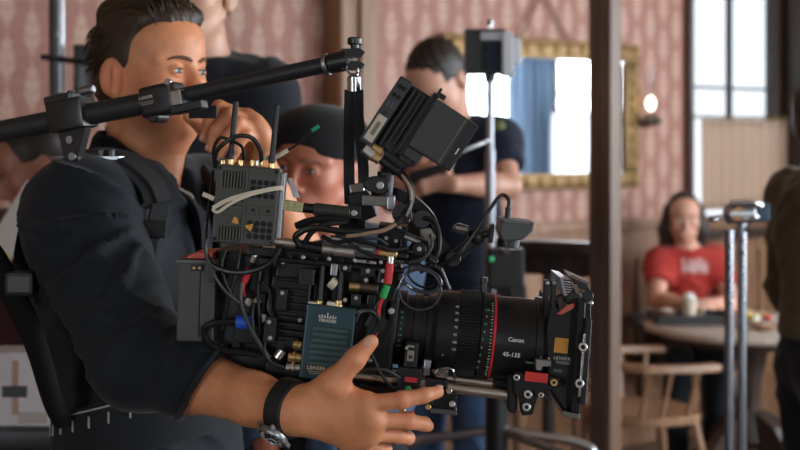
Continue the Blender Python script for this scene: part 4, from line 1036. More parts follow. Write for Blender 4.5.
# left hand raised to the face, fingers folded over the strap
lw = OP['wl']; L_el = OP['el']
d = SDF([-.46, 2.02, 1.38], [-.10, 2.52, 1.72], .0026)
f1 = [(q(246, 118, 2.16), .0125), (q(219, 107, 2.150), .0118), (q(209, 123, 2.148), .0105), (q(205, 138, 2.156), .0085)]
f2 = [(q(254, 125, 2.155), .0125), (q(229, 114, 2.135), .0118), (q(216, 131, 2.130), .0105), (q(211, 148, 2.138), .0088)]
f3 = [(q(260, 133, 2.16), .0120), (q(238, 123, 2.125), .0112), (q(226, 140, 2.120), .0100), (q(220, 154, 2.13), .0085)]
f4 = [(q(263, 142, 2.17), .0110), (q(246, 134, 2.13), .0100), (q(236, 149, 2.125), .0090), (q(231, 160, 2.13), .0078)]
t1 = [(q(244, 150, 2.23), .0170), (q(220, 138, 2.235), .0140), (q(202, 127, 2.215), .0118), (q(188, 117, 2.200), .0092)]
d.cone(L_el, L_el+(lw-L_el)*.4, .042, .043, .02); d.cone(L_el+(lw-L_el)*.4, lw, .043, .030, .02)
d.ell(q(250, 141, 2.185), [.030, .024, .030], .02)
hand_from(d, lw, [c[0][0] for c in (f1, f2, f3, f4)], [f1, f2, f3, f4], t1, 1.15)
parts.append(d.mesh())
v, qd = join_np(parts)
def op_skin():
    m = mat('skin_operator', (.70, .285, .140), .44, var=.16, vscale=38, bump=.35, bscale=480, spec=.4, sss=.12)
    nt = m.node_tree; bs = nt.nodes['Principled BSDF']; src = bs.inputs['Base Color'].links[0].from_socket
    ge = nt.nodes.new('ShaderNodeNewGeometry')
    def blob(p, r, col, fac, src):
        di = nt.nodes.new('ShaderNodeVectorMath'); di.operation = 'DISTANCE'; nt.links.new(ge.outputs['Position'], di.inputs[0]); di.inputs[1].default_value = tuple(p)
        mr = nt.nodes.new('ShaderNodeMapRange'); mr.inputs[1].default_value = r*.5; mr.inputs[2].default_value = r; mr.inputs[3].default_value = fac; mr.inputs[4].default_value = 0; nt.links.new(di.outputs['Value'], mr.inputs[0])
        mx = nt.nodes.new('ShaderNodeMixRGB'); nt.links.new(mr.outputs[0], mx.inputs[0]); nt.links.new(src, mx.inputs[1]); mx.inputs[2].default_value = (*col, 1); nt.links.new(mx.outputs[0], bs.inputs['Base Color']); return mx.outputs[0]
    src = blob(OPH(.10, 0, -.070), .022, (.48, .16, .12), .7, src)
    src = blob(OPH(.03, -.05, -.075), .055, (.34, .17, .11), .35, src)
    for p, r, c, f_ in ((OPH(.112, 0, -.036), .022, (.70, .20, .12), .45), (OPH(.05, -.06, -.02), .04, (.72, .22, .13), .35), (OPH(-.018, -.085, -.016), .045, (.74, .20, .10), .45), (OPH(.05, -.03, -.10), .05, (.40, .19, .12), .30)): src = blob(p, r, c, f_, src)
    for ch in (idx, mid, rng, f1, f2, f3): 
        for p, _r in ch[:2]: src = blob(p, .018, (.74, .23, .13), .35, src)
    return m
M_op = op_skin()
obj('body', mesh_np('body', v, qd), M_op, operator, smooth=True, angle=180)
OPH.eyes(operator, OPH.f+OPH.l*.05-OPH.u*.08)
M_brow = mat('brow_brown', (.14, .062, .032), .7)
OPH.brows(operator, M_brow, OPH.d); OPH.lashes(operator, mat('lash_brown', (.03, .016, .012), .6))
# nails
M_nail = mat('nail', (.78, .40, .28), .4)
def nail(p, dirv, nrm, w, l):
    dirv = Vector(dirv).normalized(); nrm = Vector(nrm); nrm = (nrm-dirv*nrm.dot(dirv)).normalized(); s = dirv.cross(nrm)
    bm = BM(); ball(bm, p, (l, w, .0016), (dirv, s, nrm), 12, 8); obj('fingernail', bm, M_nail, operator, smooth=True)
t3, t2 = thm[3][0], thm[2][0]; td = (t3-t2).normalized(); nn = V(-.25, -.9, .35); nn = (nn-td*nn.dot(td)).normalized()
nail(t3+nn*.0098-td*.001, td, nn, .0062, .0085)
i3, i2 = idx[3][0], idx[2][0]; td = (i3-i2).normalized(); nn = V(0, -.5, .86); nn = (nn-td*nn.dot(td)).normalized(); nail(i3+nn*.0078, td, nn, .0048, .0062)
for ch in (f1, f2, f3):
    a, b_ = ch[3][0], ch[2][0]; td = (a-b_).normalized(); nn = V(-.75, -.6, .1); nn = (nn-td*nn.dot(td)).normalized(); nail(a+nn*.0082, td, nn, .0046, .0058)
# hair: short sides, swept-back quiff
d = SDF([OPH.c[i]-.16 for i in range(3)], [OPH.c[i]+.17 for i in range(3)], .0028); E = lambda p, r, k=.012: d.ell(OPH(*p), r, k, OPH.R)
E((-.016, 0, .034), (.1035, .0805, .0905)); E((-.042, 0, -.020), (.068, .0715, .066), .02)
E((.022, .006, .093), (.060, .056, .026), .03); d.cone(OPH(.066, -.028, .090), OPH(.072, .034, .096), .012, .014, .02); d.cone(OPH(.030, -.056, .080), OPH(-.05, -.052, .098), .018, .020, .03)
C = lambda p, r, k=.006: d.cut_ell(OPH(*p), r, k, OPH.R)
C((.118, 0, -.035), (.074, .130, .122)); C((.078, .086, .010), (.060, .056, .086)); C((.078, -.086, .010), (.060, .056, .086))
C((.060, .085, -.055), (.050, .045, .062)); C((.060, -.085, -.055), (.050, .045, .062))
C((.030, .095, -.118), (.060, .060, .085)); C((.030, -.095, -.118), (.060, .060, .085)); C((-.012, .098, -.030), (.032, .026, .048)); C((-.012, -.098, -.030), (.032, .026, .048)); C((.03, 0, -.120), (.10, .12, .060))
v, qd = d.mesh(); rel = (v-np.array(OPH.c))@np.array([OPH.f, OPH.l, OPH.u]).T; n = vnormals(v, qd)
w = np.sin(rel[:, 1]*330+5*np.sin(rel[:, 0]*38)+rel[:, 2]*90)*.6+np.sin(rel[:, 1]*610-rel[:, 0]*90+rel[:, 2]*150)*.4
top = np.clip((rel[:, 2]-.05)/.05, .15, 1)
v = v+n*(w*.0022*top)[:, None]
hair_o = obj('hair', mesh_np('hair', v, qd), hair_mat('operator_hair', (.038, .019, .010), .5), operator, smooth=True, angle=180)
random.seed(11)
bm = BM()
for i in range(230):       # loose locks swept back from the forehead
    y = random.uniform(-.062, .062); z0 = .088+random.uniform(-.006, .012)-abs(y)*.18; x0 = .078-abs(y)*.45+random.uniform(-.012, .010)
    L = random.uniform(.05, .10); dy = random.uniform(-.012, .02)
    pts = [OPH(x0, y, z0), OPH(x0-.01*L/.07, y+dy*.3, z0+.022+random.uniform(0, .010)), OPH(x0-L*.55, y+dy*.7, .122+random.uniform(0, .012)-abs(y)*.35), OPH(x0-L*1.2, y+dy, .122+random.uniform(-.006, .006)-abs(y)*.5)]
    tube(bm, pts, [.0008, .0020, .0018, .0006], 4, 4)
for i in range(160):       # short side hair
    sd = random.choice((-1, -1, 1)); x = random.uniform(-.09, .035); z = random.uniform(.0, .085)
    yy = .080*math.sqrt(max(.05, 1-((x+.016)/.106)**2-((z-.036)/.097)**2)); 
    if (x > -.02 and z < .03) or (x > -.01 and z < .075): continue
    p = OPH(x, sd*(yy+.001), z); tube(bm, [p, p-OPH.f*.010-OPH.u*.008+OPH.l*sd*.0012, p-OPH.f*.018-OPH.u*.020], [.0012, .0012, .0004], 4, 3)
obj('loose_strands', bm, MATS['operator_hair'], hair_o, smooth=True, kind='stuff')

# shirt
CUFF_N = ((OP['wr']-OP['er']).normalized()*.55+V(.62, .18, -.60)).normalized()
M_shirt = cloth('charcoal_shirt', (.011, .014, .019), .8, .12, .10)
d = SDF([-.98, 1.62, .86], [.10, 2.80, 1.62], .0072); g = .014; torso(d, OP, g)
a, b_, c = OP['sr'], OP['er'], OP['wr']
d.cone(a, b_, .080, .059, .05); d.cone(a+(b_-a)*.3+V(-.03, .05, 0), b_, .075, .056, .04); d.cone(b_, b_+(c-b_)*.60, .059, .053, .03); d.cut_plane(b_+(c-b_)*.47, CUFF_N, .13)
a, b2, c2 = OP['sl'], OP['el'], OP['wl']
d.cone(a, b2, .076, .062, .05); d.cone(b2, b2+(c2-b2)*.45, .062, .055, .03); d.cut_plane(b2+(c2-b2)*.36, c2-b2, .12)
d.cone(OP['sr']+V(-.02, .06, -.02), OP['ch']+V(-.10, .03, -.02), .085, .10, .06); d.cone(OP['ch']+V(-.10, .03, -.02), OP['ws']+V(-.06, .0, 0), .10, .11, .06)
d.cut_plane(OP['nb']+V(0, 0, .020)+OP['f']*.02, V(0, 0, 1)+OP['f']*.55, .13)
d.cut_ell(OP['nb']+OP['f']*.10+V(0, 0, -.005), [.050, .030, .075], .004, [tuple(OP['f']), tuple(OP['l']), (0, 0, 1)])
v, qd = d.mesh()
er_, sr_ = np.array(OP['er']), np.array(OP['sr']); ar = sr_-er_; ar /= np.linalg.norm(ar)
n = vnormals(v, qd)
# pull folds radiating from the shoulder and rings at the elbow
de = np.linalg.norm(v-er_, axis=1); fold = np.exp(-(de/.16)**2)*(1-np.abs(np.sin((v@ar)*62+2.2*np.sin(v[:, 0]*26+v[:, 2]*14))))**2*.006
sh = np.array(P(160, 215, 2.0)); rl = v-sh; th = np.arctan2(rl[:, 2], rl[:, 0]); rr = np.linalg.norm(rl, axis=1)
fold += np.exp(-((rr-.13)/.11)**2)*(1-np.abs(np.sin(th*5.5+rr*10+.8*np.sin(rr*26))))**3*.026*np.clip(-n[:, 1]*1.6-.25, 0, 1)
v = v+n*fold[:, None]
v = wrinkle(v, qd, .007, [((.4, .2, 1), .085, 1.), ((1, .4, .8), .10, .7), ((-.6, .4, .9), .12, .6)], 7)
shirt = obj('shirt', mesh_np('shirt', v, qd), M_shirt, operator, smooth=True, angle=180)
# cuff hem
b_, c = OP['er'], OP['wr']; cn = CUFF_N; cu, cv, _ = frame_of(cn); cc = b_+(c-b_)*.46
fa_ = (c-b_).normalized(); eu = fa_.cross(cn).normalized(); ev = cn.cross(eu); st_ = 1/max(.3, cn.dot(fa_))
bm = BM(); tube(bm, [cc+eu*math.cos(t*math.pi/12)*.057+ev*math.sin(t*math.pi/12)*.057*st_ for t in range(24)], .0035, 6, raw=True, closed=True); obj('cuff_hem', bm, M_shirt, shirt, smooth=True)
# collar
f, l, nb = OP['f'], OP['l'], OP['nb']+V(0, 0, .008)
bm = BM(); rows = []; N = 40
for i in range(N+1):
    ph = math.radians(22+316*i/N); fr = min(i, N-i)/N; wing = max(0, 1-fr/.16)
    def at(r, z): return nb+(f*math.cos(ph)*1.06+l*math.sin(ph))*r+V(0, 0, z)-V(0, 0, .052)*max(0, math.cos(ph))+V(0, 0, .012)*max(0, -math.cos(ph))
    rows.append([bm.verts.new(p) for p in (at(.070, -.012), at(.067, .022), at(.066, .034), at(.071, .038), at(.079, .028), at(.090+.012*wing, -.006-.030*wing))])
for a_, b3 in zip(rows, rows[1:]):
    for k in range(5): bm.faces.new((a_[k], a_[k+1], b3[k+1], b3[k]))
bmesh.ops.solidify(bm, geom=bm.faces[:], thickness=.003)
obj('collar', bm, M_shirt, shirt, smooth=True, angle=180)
# placket and buttons
pl_pts = [P(189, 176, 2.15), P(193, 196, 2.10), P(203, 225, 2.07), P(210, 270, 2.05), P(212, 330, 2.06)]
pl_pts = [OP['nb']+f*.095+V(0, 0, -.055), OP['ch']+f*.132+V(0, 0, .10), OP['ch']+f*.140, OP['ws']+f*.125+V(0, 0, .08)]
bm = BM(); band(bm, pl_pts, [f+V(0, 0, .4), f+V(0, 0, .15), f, f], .032, .010); obj('placket', bm, M_shirt, shirt, smooth=True)
M_btn = mat('dark_button', (.035, .036, .042), .3)
sp3 = spline(pl_pts, 8)
for i in (3, 9, 15, 21):
    if i < len(sp3): bm = BM(); lathe(bm, sp3[i]+f*.004, f, [(0, .0058), (.003, .0058), (.0034, .0045), (.0026, .003)], 16); obj('button', bm, M_btn, shirt, smooth=True)
bm = BM(); ball(bm, OPH.c*0+nb+f*.050-l*.032+V(0, 0, -.012), .0058, (f, l, V(0, 0, 1)), 12, 8); obj('button', bm, M_btn, shirt, smooth=True)
d = SDF([nb[i]-.16 for i in range(3)], [nb[i]+.16 for i in range(3)], .006); d.cone(nb-V(0, 0, .09)+f*.03, nb-V(0, 0, .012)+f*.012, .078, .066, .0); d.cut_plane(nb+V(0, 0, -.022)+f*.01, V(0, 0, 1)+f*.45, .15)
v, qd = d.mesh(); obj('undershirt', mesh_np('undershirt', v, qd), cloth('white_jersey', (.70, .71, .74)), operator, smooth=True, angle=180)
# trousers and shoes
d = SDF([-.85, 1.9, -.01], [.05, 2.6, 1.2], .010); d.ell(OP['pv'], [.125, .172, .16], .04, [tuple(f), tuple(l), (0, 0, 1)]); legs(d, OP, .012, False); d.cut_plane(OP['pv']+V(0, 0, .05), (0, 0, 1), .5)
for n_ in 'lr': d.cut_plane(OP['a'+n_]-V(0, 0, .02), (0, 0, -1), .13)
v, qd = d.mesh(); v = wrinkle(v, qd, .008, [((.2, .2, 1), .11, 1.)], 5); obj('trousers', mesh_np('trousers', v, qd), M_dkpants, operator, smooth=True, angle=180)
for n_ in 'lr':
    bm = BM(); a_ = OP['a'+n_]; ball(bm, V(a_.x, a_.y, .045)+f*.06, (.14, .052, .045), (f, l, V(0, 0, 1)), 16, 10); obj('shoe', bm, M_black, operator, smooth=True)
# ring on the left hand
ra, rb_ = f3[0][0], f3[1][0]; rm = ra+(rb_-ra)*.42; u_, v_, _ = frame_of(rb_-ra)
rp = f2[0][0]+(f2[1][0]-f2[0][0])*.30; u_, v_, rdv = frame_of(f2[1][0]-f2[0][0])
bm = BM(); band(bm, [rp+u_*math.cos(t*math.pi/10)*.0132+v_*math.sin(t*math.pi/10)*.0132 for t in range(21)], [u_*math.cos(t*math.pi/10)+v_*math.sin(t*math.pi/10) for t in range(21)], .005, .0022, 2)
obj('finger_ring', bm, M_chrome, operator, smooth=True, label='plain silver finger ring')
# wristwatch
watch = empty('wristwatch', wr, parent=operator)
wa = (q(300, 410, 1.692)-er).normalized(); wc_ = q(289, 408, 1.699); ou, ov, _ = frame_of(wa)
cn = V(-.12, -.66, -.74); cn = (cn-wa*cn.dot(wa)).normalized(); sd_ = wa.cross(cn)
rx, ry = .0365, .0355
pts = [wc_+cn*math.cos(t*2*math.pi/24)*rx+sd_*math.sin(t*2*math.pi/24)*ry for t in range(25)]; nr = [cn*math.cos(t*2*math.pi/24)+sd_*math.sin(t*2*math.pi/24) for t in range(25)]
bm = BM(); band(bm, pts, nr, .026, .0045, 2); obj('watch_strap', bm, mat('black_leather', (.012, .012, .013), .5, bump=.3, bscale=300), watch, smooth=True)
wcc = wc_+cn*(rx+.001)
bm = BM(); lathe(bm, wcc, cn, [(0, .0175), (.002, .0205), (.007, .0212), (.0095, .0200), (.0100, .0178), (.0085, .0172)], 36); obj('watch_case', bm, M_steel, watch, smooth=True)
bm = BM(); lathe(bm, wcc+cn*.0084, cn, [(0, .0172), (.0005, .0172)], 36); dial = obj('watch_dial', bm, M_black, watch)
for i in range(12):
    a_ = i*math.pi/6; bm = BM(); dd = wa*math.cos(a_)+sd_*math.sin(a_); obox(bm, wcc+cn*.0092+dd*.0138, (.0022, .0008, .0003), (dd, cn.cross(dd), cn)); obj('hour_mark', bm, M_white, watch)
for a_, L_, w_ in ((.9, .009, .0009), (2.6, .013, .0007)):
    dd = wa*math.cos(a_)+sd_*math.sin(a_); bm = BM(); obox(bm, wcc+cn*.0094+dd*L_/2, (L_/2, w_, .0003), (dd, cn.cross(dd), cn)); obj('watch_hand', bm, M_white, watch)
bm = BM(); cyl(bm, wcc+cn*.005-wa*.020, wcc+cn*.005-wa*.0255, .0028); obj('crown', bm, M_steel, watch, smooth=True)
for s_ in (-1, 1):
    for t_ in (-1, 1):
        bm = BM(); obox(bm, wcc+cn*.003+sd_*s_*.0225+wa*t_*.0105, (.0045, .002, .003), (sd_, wa, cn), .0008, 1); obj('lug', bm, M_steel, watch)

# ------------------------------------------------------------------ body-worn support: vest, post and carbon boom
support = empty('camera_support', OP['pv'], 'black body-worn camera support with long carbon boom', 'support rig')
def carbon():
    m = mat('carbon_tube', (.016, .016, .017), .36, spec=.5); nt = m.node_tree; b = nt.nodes['Principled BSDF']
    tc = nt.nodes.new('ShaderNodeTexCoord'); w1 = nt.nodes.new('ShaderNodeTexWave'); w1.wave_type = 'BANDS'; w1.bands_direction = 'DIAGONAL'; w1.inputs['Scale'].default_value = 150
    cr = nt.nodes.new('ShaderNodeValToRGB'); cr.color_ramp.elements[0].color = (.008, .008, .009, 1); cr.color_ramp.elements[1].color = (.040, .040, .042, 1); nt.links.new(w1.outputs['Fac'], cr.inputs[0]); nt.links.new(cr.outputs[0], b.inputs['Base Color'])
    nt.links.new(tc.outputs['Object'], w1.inputs['Vector']); r = nt.nodes.new('ShaderNodeMapRange'); r.inputs[3].default_value = .28; r.inputs[4].default_value = .55
    nt.links.new(w1.outputs['Fac'], r.inputs[0]); nt.links.new(r.outputs[0], b.inputs['Roughness'])
    bp = nt.nodes.new('ShaderNodeBump'); bp.inputs['Strength'].default_value = .10; bp.inputs['Distance'].default_value = .0005; nt.links.new(w1.outputs['Fac'], bp.inputs['Height']); nt.links.new(bp.outputs[0], b.inputs['Normal'])
    return m
M_carbon = carbon()
A0, A1, A2 = P(-75, 146, 2.07), P(160, 100.5, 1.945), P(343, 61, 1.85)
bm = BM(); rcyl(bm, A0, A1, .0170, .002, 24); boom = obj('boom_tube', bm, M_carbon, support, smooth=True)
bm = BM(); rcyl(bm, A1+(A1-A2).normalized()*.03, A2, .0118, .001, 24); obj('boom_extension', bm, M_carbon, support, smooth=True)
bd = (A2-A1).normalized(); bu = V(0, 0, 1)-bd*bd.z; bu.normalize(); bw_ = bd.cross(bu)     # bw_ points to the viewer's far/near side
if bw_.y > 0: bw_ = -bw_
cl = empty('boom_clamp', A1, parent=support)
c0 = P(157, 100, 1.925)
bm = BM(); obox(bm, c0+bd*0-bw_*.018, (.030, .021, .0235), (bd, bw_, bu), .008, 3); obj('clamp_block', bm, M_blackm, cl, smooth=True)
bm = BM(); rcyl(bm, c0-bd*.012-bu*.022-bw_*.035, c0-bd*.012-bu*.022+bw_*.0, .010, .002); obj('pivot', bm, M_blackm, cl, smooth=True)
bm = BM(); obox(bm, c0+bd*.036-bw_*.004-bu*.004, (.009, .014, .012), (bd, bw_, bu), .002, 1); obj('silver_catch', bm, M_chrome, cl)
bm = BM(); obox(bm, c0+bd*.048-bw_*.004-bu*.020, (.026, .012, .007), (bd, bw_, bu), .002, 1); obj('lever', bm, M_blackm, cl)
bm = BM(); obox(bm, P(203, 112, 2.05), (.022, .004, .010), AX, .001, 1); obj('pull_tab', bm, mat('black_webbing', (.016, .016, .017), .8, bump=.5, bscale=600), cl)
bm = BM(); cyl(bm, c0+bd*.030+bu*.021+bw_*.010, c0+bd*.030+bu*.021+bw_*.016, .005); obj('silver_screw', bm, M_chrome, cl, smooth=True)
M_print = mat('white_print', (.62, .60, .55), .6)
text_flat('lettering', 'LENSER', .0062, c0-bd*.006+bw_*.0215+bu*.004, bd, bu, M_print, cl, spacing=1.15)
for i in range(2):
    bm = BM(); obox(bm, c0-bd*.006+bw_*.0212+bu*(-.0025-.0032*i), (.0125-.002*i, .0003, .0006), (bd, bw_, bu)); obj('small_print', bm, mat('dim_print', (.30, .29, .26), .7), cl)
# post bracket over the shoulder
bk = empty('post_bracket', P(76, 150, 2.0), parent=support)
s0 = A0+(A1-A0)*((76+75)/(160+75)); 
bm = BM(); obox(bm, s0+bu*.004, (.032, .024, .024), (bd, bw_, bu), .007, 2); obj('saddle', bm, M_blackm, bk, smooth=True)
bm = BM(); obox(bm, s0+bu*.030-bd*.010, (.024, .020, .007), (bd, bw_, bu), .003, 2); obj('top_jaw', bm, M_blackm, bk)
bm = BM(); rcyl(bm, s0+bu*.034+bd*.028+bw_*.012, s0+bu*.034+bd*.052+bw_*.012, .007, .002); obj('wing_knob', bm, M_steel, bk, smooth=True)
for x in (-.018, .004): bm = BM(); cyl(bm, s0+bu*.036+bd*x, s0+bu*.041+bd*x, .006); obj('bolt', bm, M_blackm, bk, smooth=True)
bm = BM(); prism(bm, [s0+bd*-.024-bu*.018-bw_*.008, s0+bd*.026-bu*.018-bw_*.008, s0+bd*.004-bu*.062-bw_*.008, s0+bd*.002-bu*.075-bw_*.008, s0-bd*.020-bu*.075-bw_*.008], bw_*.016); obj('yoke', bm, M_blackm, bk)
for x, z in ((-.004, -.034), (-.004, -.060)): bm = BM(); cyl(bm, s0+bd*x+bu*z+bw_*.009, s0+bd*x+bu*z+bw_*.013, .006); obj('bolt', bm, M_steel, bk, smooth=True)
pz = P(76, 157, 2.02)
bm = BM(); cyl(bm, V(s0.x+.005, pz.y, s0.z-.075), V(s0.x+.005, pz.y, pz.z), .011); cyl(bm, V(s0.x+.026, pz.y, s0.z-.06), V(s0.x+.03, pz.y, pz.z), .007); obj('short_post', bm, M_chrome, bk, smooth=True)
bm = BM(); pp = [V(s0.x+.012+math.cos(t*math.pi/12)*.060, pz.y+.02+math.sin(t*math.pi/12)*.035, pz.z-.004) for t in range(24)]; prism(bm, pp, (0, 0, .005)); obj('base_plate', bm, M_steel, bk)
for x in (.045, .062): bm = BM(); rcyl(bm, V(s0.x+x-.01, pz.y, pz.z), V(s0.x+x-.01, pz.y, pz.z+.012), .006, .001); obj('bolt', bm, M_blackm, bk, smooth=True)
# shoulder harness
M_pad = cloth('black_padding', (.012, .013, .015), .75, .1); M_web = MATS['black_webbing']
pts = [P(20, 300, 2.13), P(24, 240, 2.10), P(45, 185, 2.07), P(80, 160, 2.05), P(118, 163, 2.04), P(148, 182, 2.03), P(160, 204, 2.015)]
nm = [V(-1, -.2, 0), V(-1, -.2, .2), V(-.6, -.2, .8), V(-.1, -.2, 1), V(.4, -.4, .9), V(.6, -.6, .6), V(.7, -.7, .3)]
bm = BM(); band(bm, pts, nm, .072, .020); pad = obj('shoulder_pad', bm, M_pad, support, smooth=True)
bm = BM(); band(bm, [p+n_.normalized()*.012 for p, n_ in zip(pts[3:], nm[3:])], nm[3:], .030, .006); obj('pad_webbing', bm, M_web, pad, smooth=True)
pts = [P(161, 203, 2.01), P(157, 222, 1.995), P(148, 246, 1.985), P(146, 285, 1.985), P(152, 330, 2.0)]
bm = BM(); band(bm, pts, [V(.5, -1, .2)]*5, .030, .005); obj('adjuster_strap', bm, M_web, support, smooth=True)
bm = BM(); obox(bm, P(155, 229, 1.985), (.017, .006, .013), (V(.96, .2, -.1).normalized(), V(-.2, .97, 0).normalized(), V(.1, 0, 1).normalized()), .003, 2); obj('buckle', bm, M_black, support)
pts = [P(150, 420, 2.58), P(215, 260, 2.56), P(218, 175, 2.46), P(214, 172, 2.40), P(222, 200, 2.30), P(225, 260, 2.26)]
bm = BM(); band(bm, pts, [V(-.6, .8, 0), V(-.3, .8, .4), V(0, .3, 1), V(.5, -.1, 1), V(.9, -.3, .4), V(1, -.4, 0)], .06, .016); obj('shoulder_pad', bm, M_pad, support, smooth=True)
# spine plate and hip belt
bc = OP['ws']+V(-.005, 0, -.03); tilt = V(0, 0, 1)
bp_ = []; bn_ = []
for i in range(25):
    a_ = i*2*math.pi/24; dd = f*math.cos(a_)*.150+l*math.sin(a_)*.182; bp_.append(bc+dd+V(0, 0, .045*math.cos(a_))); bn_.append(f*math.cos(a_)+l*math.sin(a_))
bm = BM(); band(bm, bp_, bn_, .095, .018, 3); belt = obj('hip_belt', bm, M_pad, support, smooth=True)
M_stitch = mat('grey_thread', (.42, .42, .40), .8)
bm = BM(); tube(bm, [p+n_*.0085+V(0, 0, .043) for p, n_ in zip(bp_, bn_)], .0016, 6, 3); obj('piping', bm, M_stitch, belt, smooth=True)
for i in range(30):
    a_ = i*2*math.pi/30; nn = f*math.cos(a_)+l*math.sin(a_); p = bc+f*math.cos(a_)*.160+l*math.sin(a_)*.192+V(0, 0, .045*math.cos(a_)+.024)
    bm = BM(); obox(bm, p, (.0012, .0012, .009), (nn, V(-nn.y, nn.x, 0), V(0, 0, 1))); obj('bar_tack', bm, M_stitch, belt)
bm = BM(); band(bm, [bc-f*.185+V(0, 0, -.02), OP['ch']-f*.20, P(40, 200, 2.30)+V(0, 0, .02), V(s0.x-.02, pz.y+.08, pz.z-.01)], [-f, -f, -f+V(0, 0, .3), V(-.3, 0, 1)], .09, .02); obj('spine_plate', bm, M_blackm, support, smooth=True)
# tension arm running down behind the shoulder
bm = BM(); tube(bm, [P(-40, 215, 2.00), P(-8, 258, 1.99), P(16, 300, 1.99), P(36, 345, 2.0), P(52, 398, 2.04), P(62, 420, 2.08)], [.020, .021, .019, .017, .016, .016], 12); obj('tension_arm', bm, mat('black_sleeve', (.006, .006, .006), .9, spec=.2), support, smooth=True)
bm = BM(); obox(bm, P(22, 283, 1.98), (.022, .02, .018), AX, .006, 2); obj('arm_clamp', bm, M_black, support)
# tip fitting and hanging strap
tip = empty('boom_tip', A2, parent=support)
bm = BM(); rcyl(bm, A2-bd*.022, A2+bd*.012, .0150, .003); obj('sleeve', bm, M_blackm, tip, smooth=True)
bm = BM(); rcyl(bm, A2-bd*.028, A2-bd*.022, .0165, .001); obj('ring', bm, M_steel, tip, smooth=True)
j = P(354, 57, 1.85)
for z, sx in ((.006, .014), (-.012, .014)):
    bm = BM(); prism(bm, [j+V(-.018, -.011, z-.006), j+V(.010, -.011, z-.007), j+V(.0155, -.011, z+.001), j+V(.008, -.011, z+.006), j+V(-.018, -.011, z+.005)], (0, .022, 0)); obj('jaw', bm, M_blackm, tip)
bm = BM(); cyl(bm, j+V(.001, 0, .008), j+V(.001, 0, .018), .006); rcyl(bm, j+V(.001, 0, .017), j+V(.001, 0, .028), .0105, .002); obj('top_knob', bm, M_blackm, tip, smooth=True)
bm = BM(); tube(bm, [j+V(-.006, -.012, -.006), j+V(-.010, -.012, -.016), j+V(-.004, -.012, -.026), j+V(.004, -.012, -.024), j+V(.006, -.012, -.016)], .0018, 8); obj('wire_loop', bm, M_chrome, tip, smooth=True)
fa, fb = P(354, 76, 1.85), P(354, 93, 1.85)
bm = BM(); rcyl(bm, fa, fb, .0098, .002); rcyl(bm, fa+V(0, 0, .004), fa, .0065, .001); obj('ferrule', bm, M_chrome, tip, smooth=True)
for x0_, x1_, dY in ((350, 349, .0), (358, 363, -.003)):
    bm = BM(); band(bm, [P(x0_, 90, 1.85+dY), P(x0_-.5+(x1_-x0_)*.3, 125, 1.845+dY), P(x1_, 162, 1.835+dY), P(x1_+1, 204, 1.825+dY)], [V(.25, -1, 0)]*4, .0155, .003); obj('hanging_strap', bm, M_web, tip, smooth=True)
# ------------------------------------------------------------------ the cinema camera
Y0 = 1.82; ROLL = 6.0
def q(px, py, d=0.): return P(px, py, Y0+d)
def axes(roll=ROLL, yaw=0.):
    a = math.radians(roll); y = math.radians(yaw)
    u = V(math.cos(a)*math.cos(y), math.sin(y), -math.sin(a)); v = V(math.sin(a), 0, math.cos(a)); w = v.cross(u).normalized()*-1
    w = u.cross(v)*-1; return (u, w if w.y > 0 else -w, v)
RA = axes(); RU, RW, RV = RA
rig = empty('cinema_camera', V(q(380, 330).x, Y0, 0), 'black cinema camera with big zoom lens and many cables', 'camera')
rig.location.z = q(380, 400).z
def rb(name, cx, cy, w, h, d0, d1, m, parent=rig, roll=ROLL, bev=.0015, seg=2, label=None):
    s = (Y0+d0)/F; ax = axes(roll); bm = BM()
    obox(bm, q(cx, cy, d0)+ax[1]*((d1-d0)/2), (w*s/2, (d1-d0)/2, h*s/2), ax, min(bev, w*s/4, h*s/4, (d1-d0)/4), seg)
    return obj(name, bm, m, parent, label=label)
def rc(name, a, b, r, m, parent=rig, bev=.0008, seg=18):
    bm = BM(); rcyl(bm, a, b, r, min(bev, r*.4, (Vector(b)-Vector(a)).length*.3), seg); return obj(name, bm, m, parent, smooth=True)
def cable(pts, r, m, parent=rig, name='cable', seg=8):
    bm = BM(); tube(bm, [q(*p) for p in pts], r, seg); return obj(name, bm, m, parent, smooth=True)
M_body = mat('camera_black', (.007, .007, .0075), .45, bump=.08, bscale=700, spec=.35)
M_anod = mat('anodised_black', (.016, .016, .018), .30, .3, spec=.5)
M_olivebox = mat('olive_grey_metal', (.052, .052, .043), .42, .1, var=.06)
M_batt = mat('battery_grey', (.048, .050, .043), .5, var=.05)
M_teal = mat('teal_anodised', (.028, .065, .080), .38, .35, var=.06)
M_teal2 = mat('teal_ridge', (.050, .085, .085), .45, .3)
M_goldc = mat('gold_connector', (.80, .56, .26), .34, 1.0); M_silv = mat('nickel', (.66, .64, .60), .34, 1.0)
M_red = mat('red_paint', (.62, .035, .025), .4); M_redb = mat('red_rubber', (.55, .02, .025), .5); M_green = mat('green_rubber', (.02, .36, .08), .5); M_blue = mat('blue_rubber2', (.015, .09, .55), .45)
M_cab = mat('cable_black', (.006, .006, .0065), .42, spec=.45); M_cabg = mat('cable_grey', (.05, .05, .052), .35); M_cabt = mat('cable_tan', (.30, .20, .13), .45)
M_orange = mat('orange_sticker', (.58, .26, .035), .6); M_ivory = mat('ivory_elastic', (.66, .58, .45), .7); M_lab = mat('label_paper', (.55, .49, .38), .6); M_dark = mat('recess_black', (.003, .003, .003), .8)

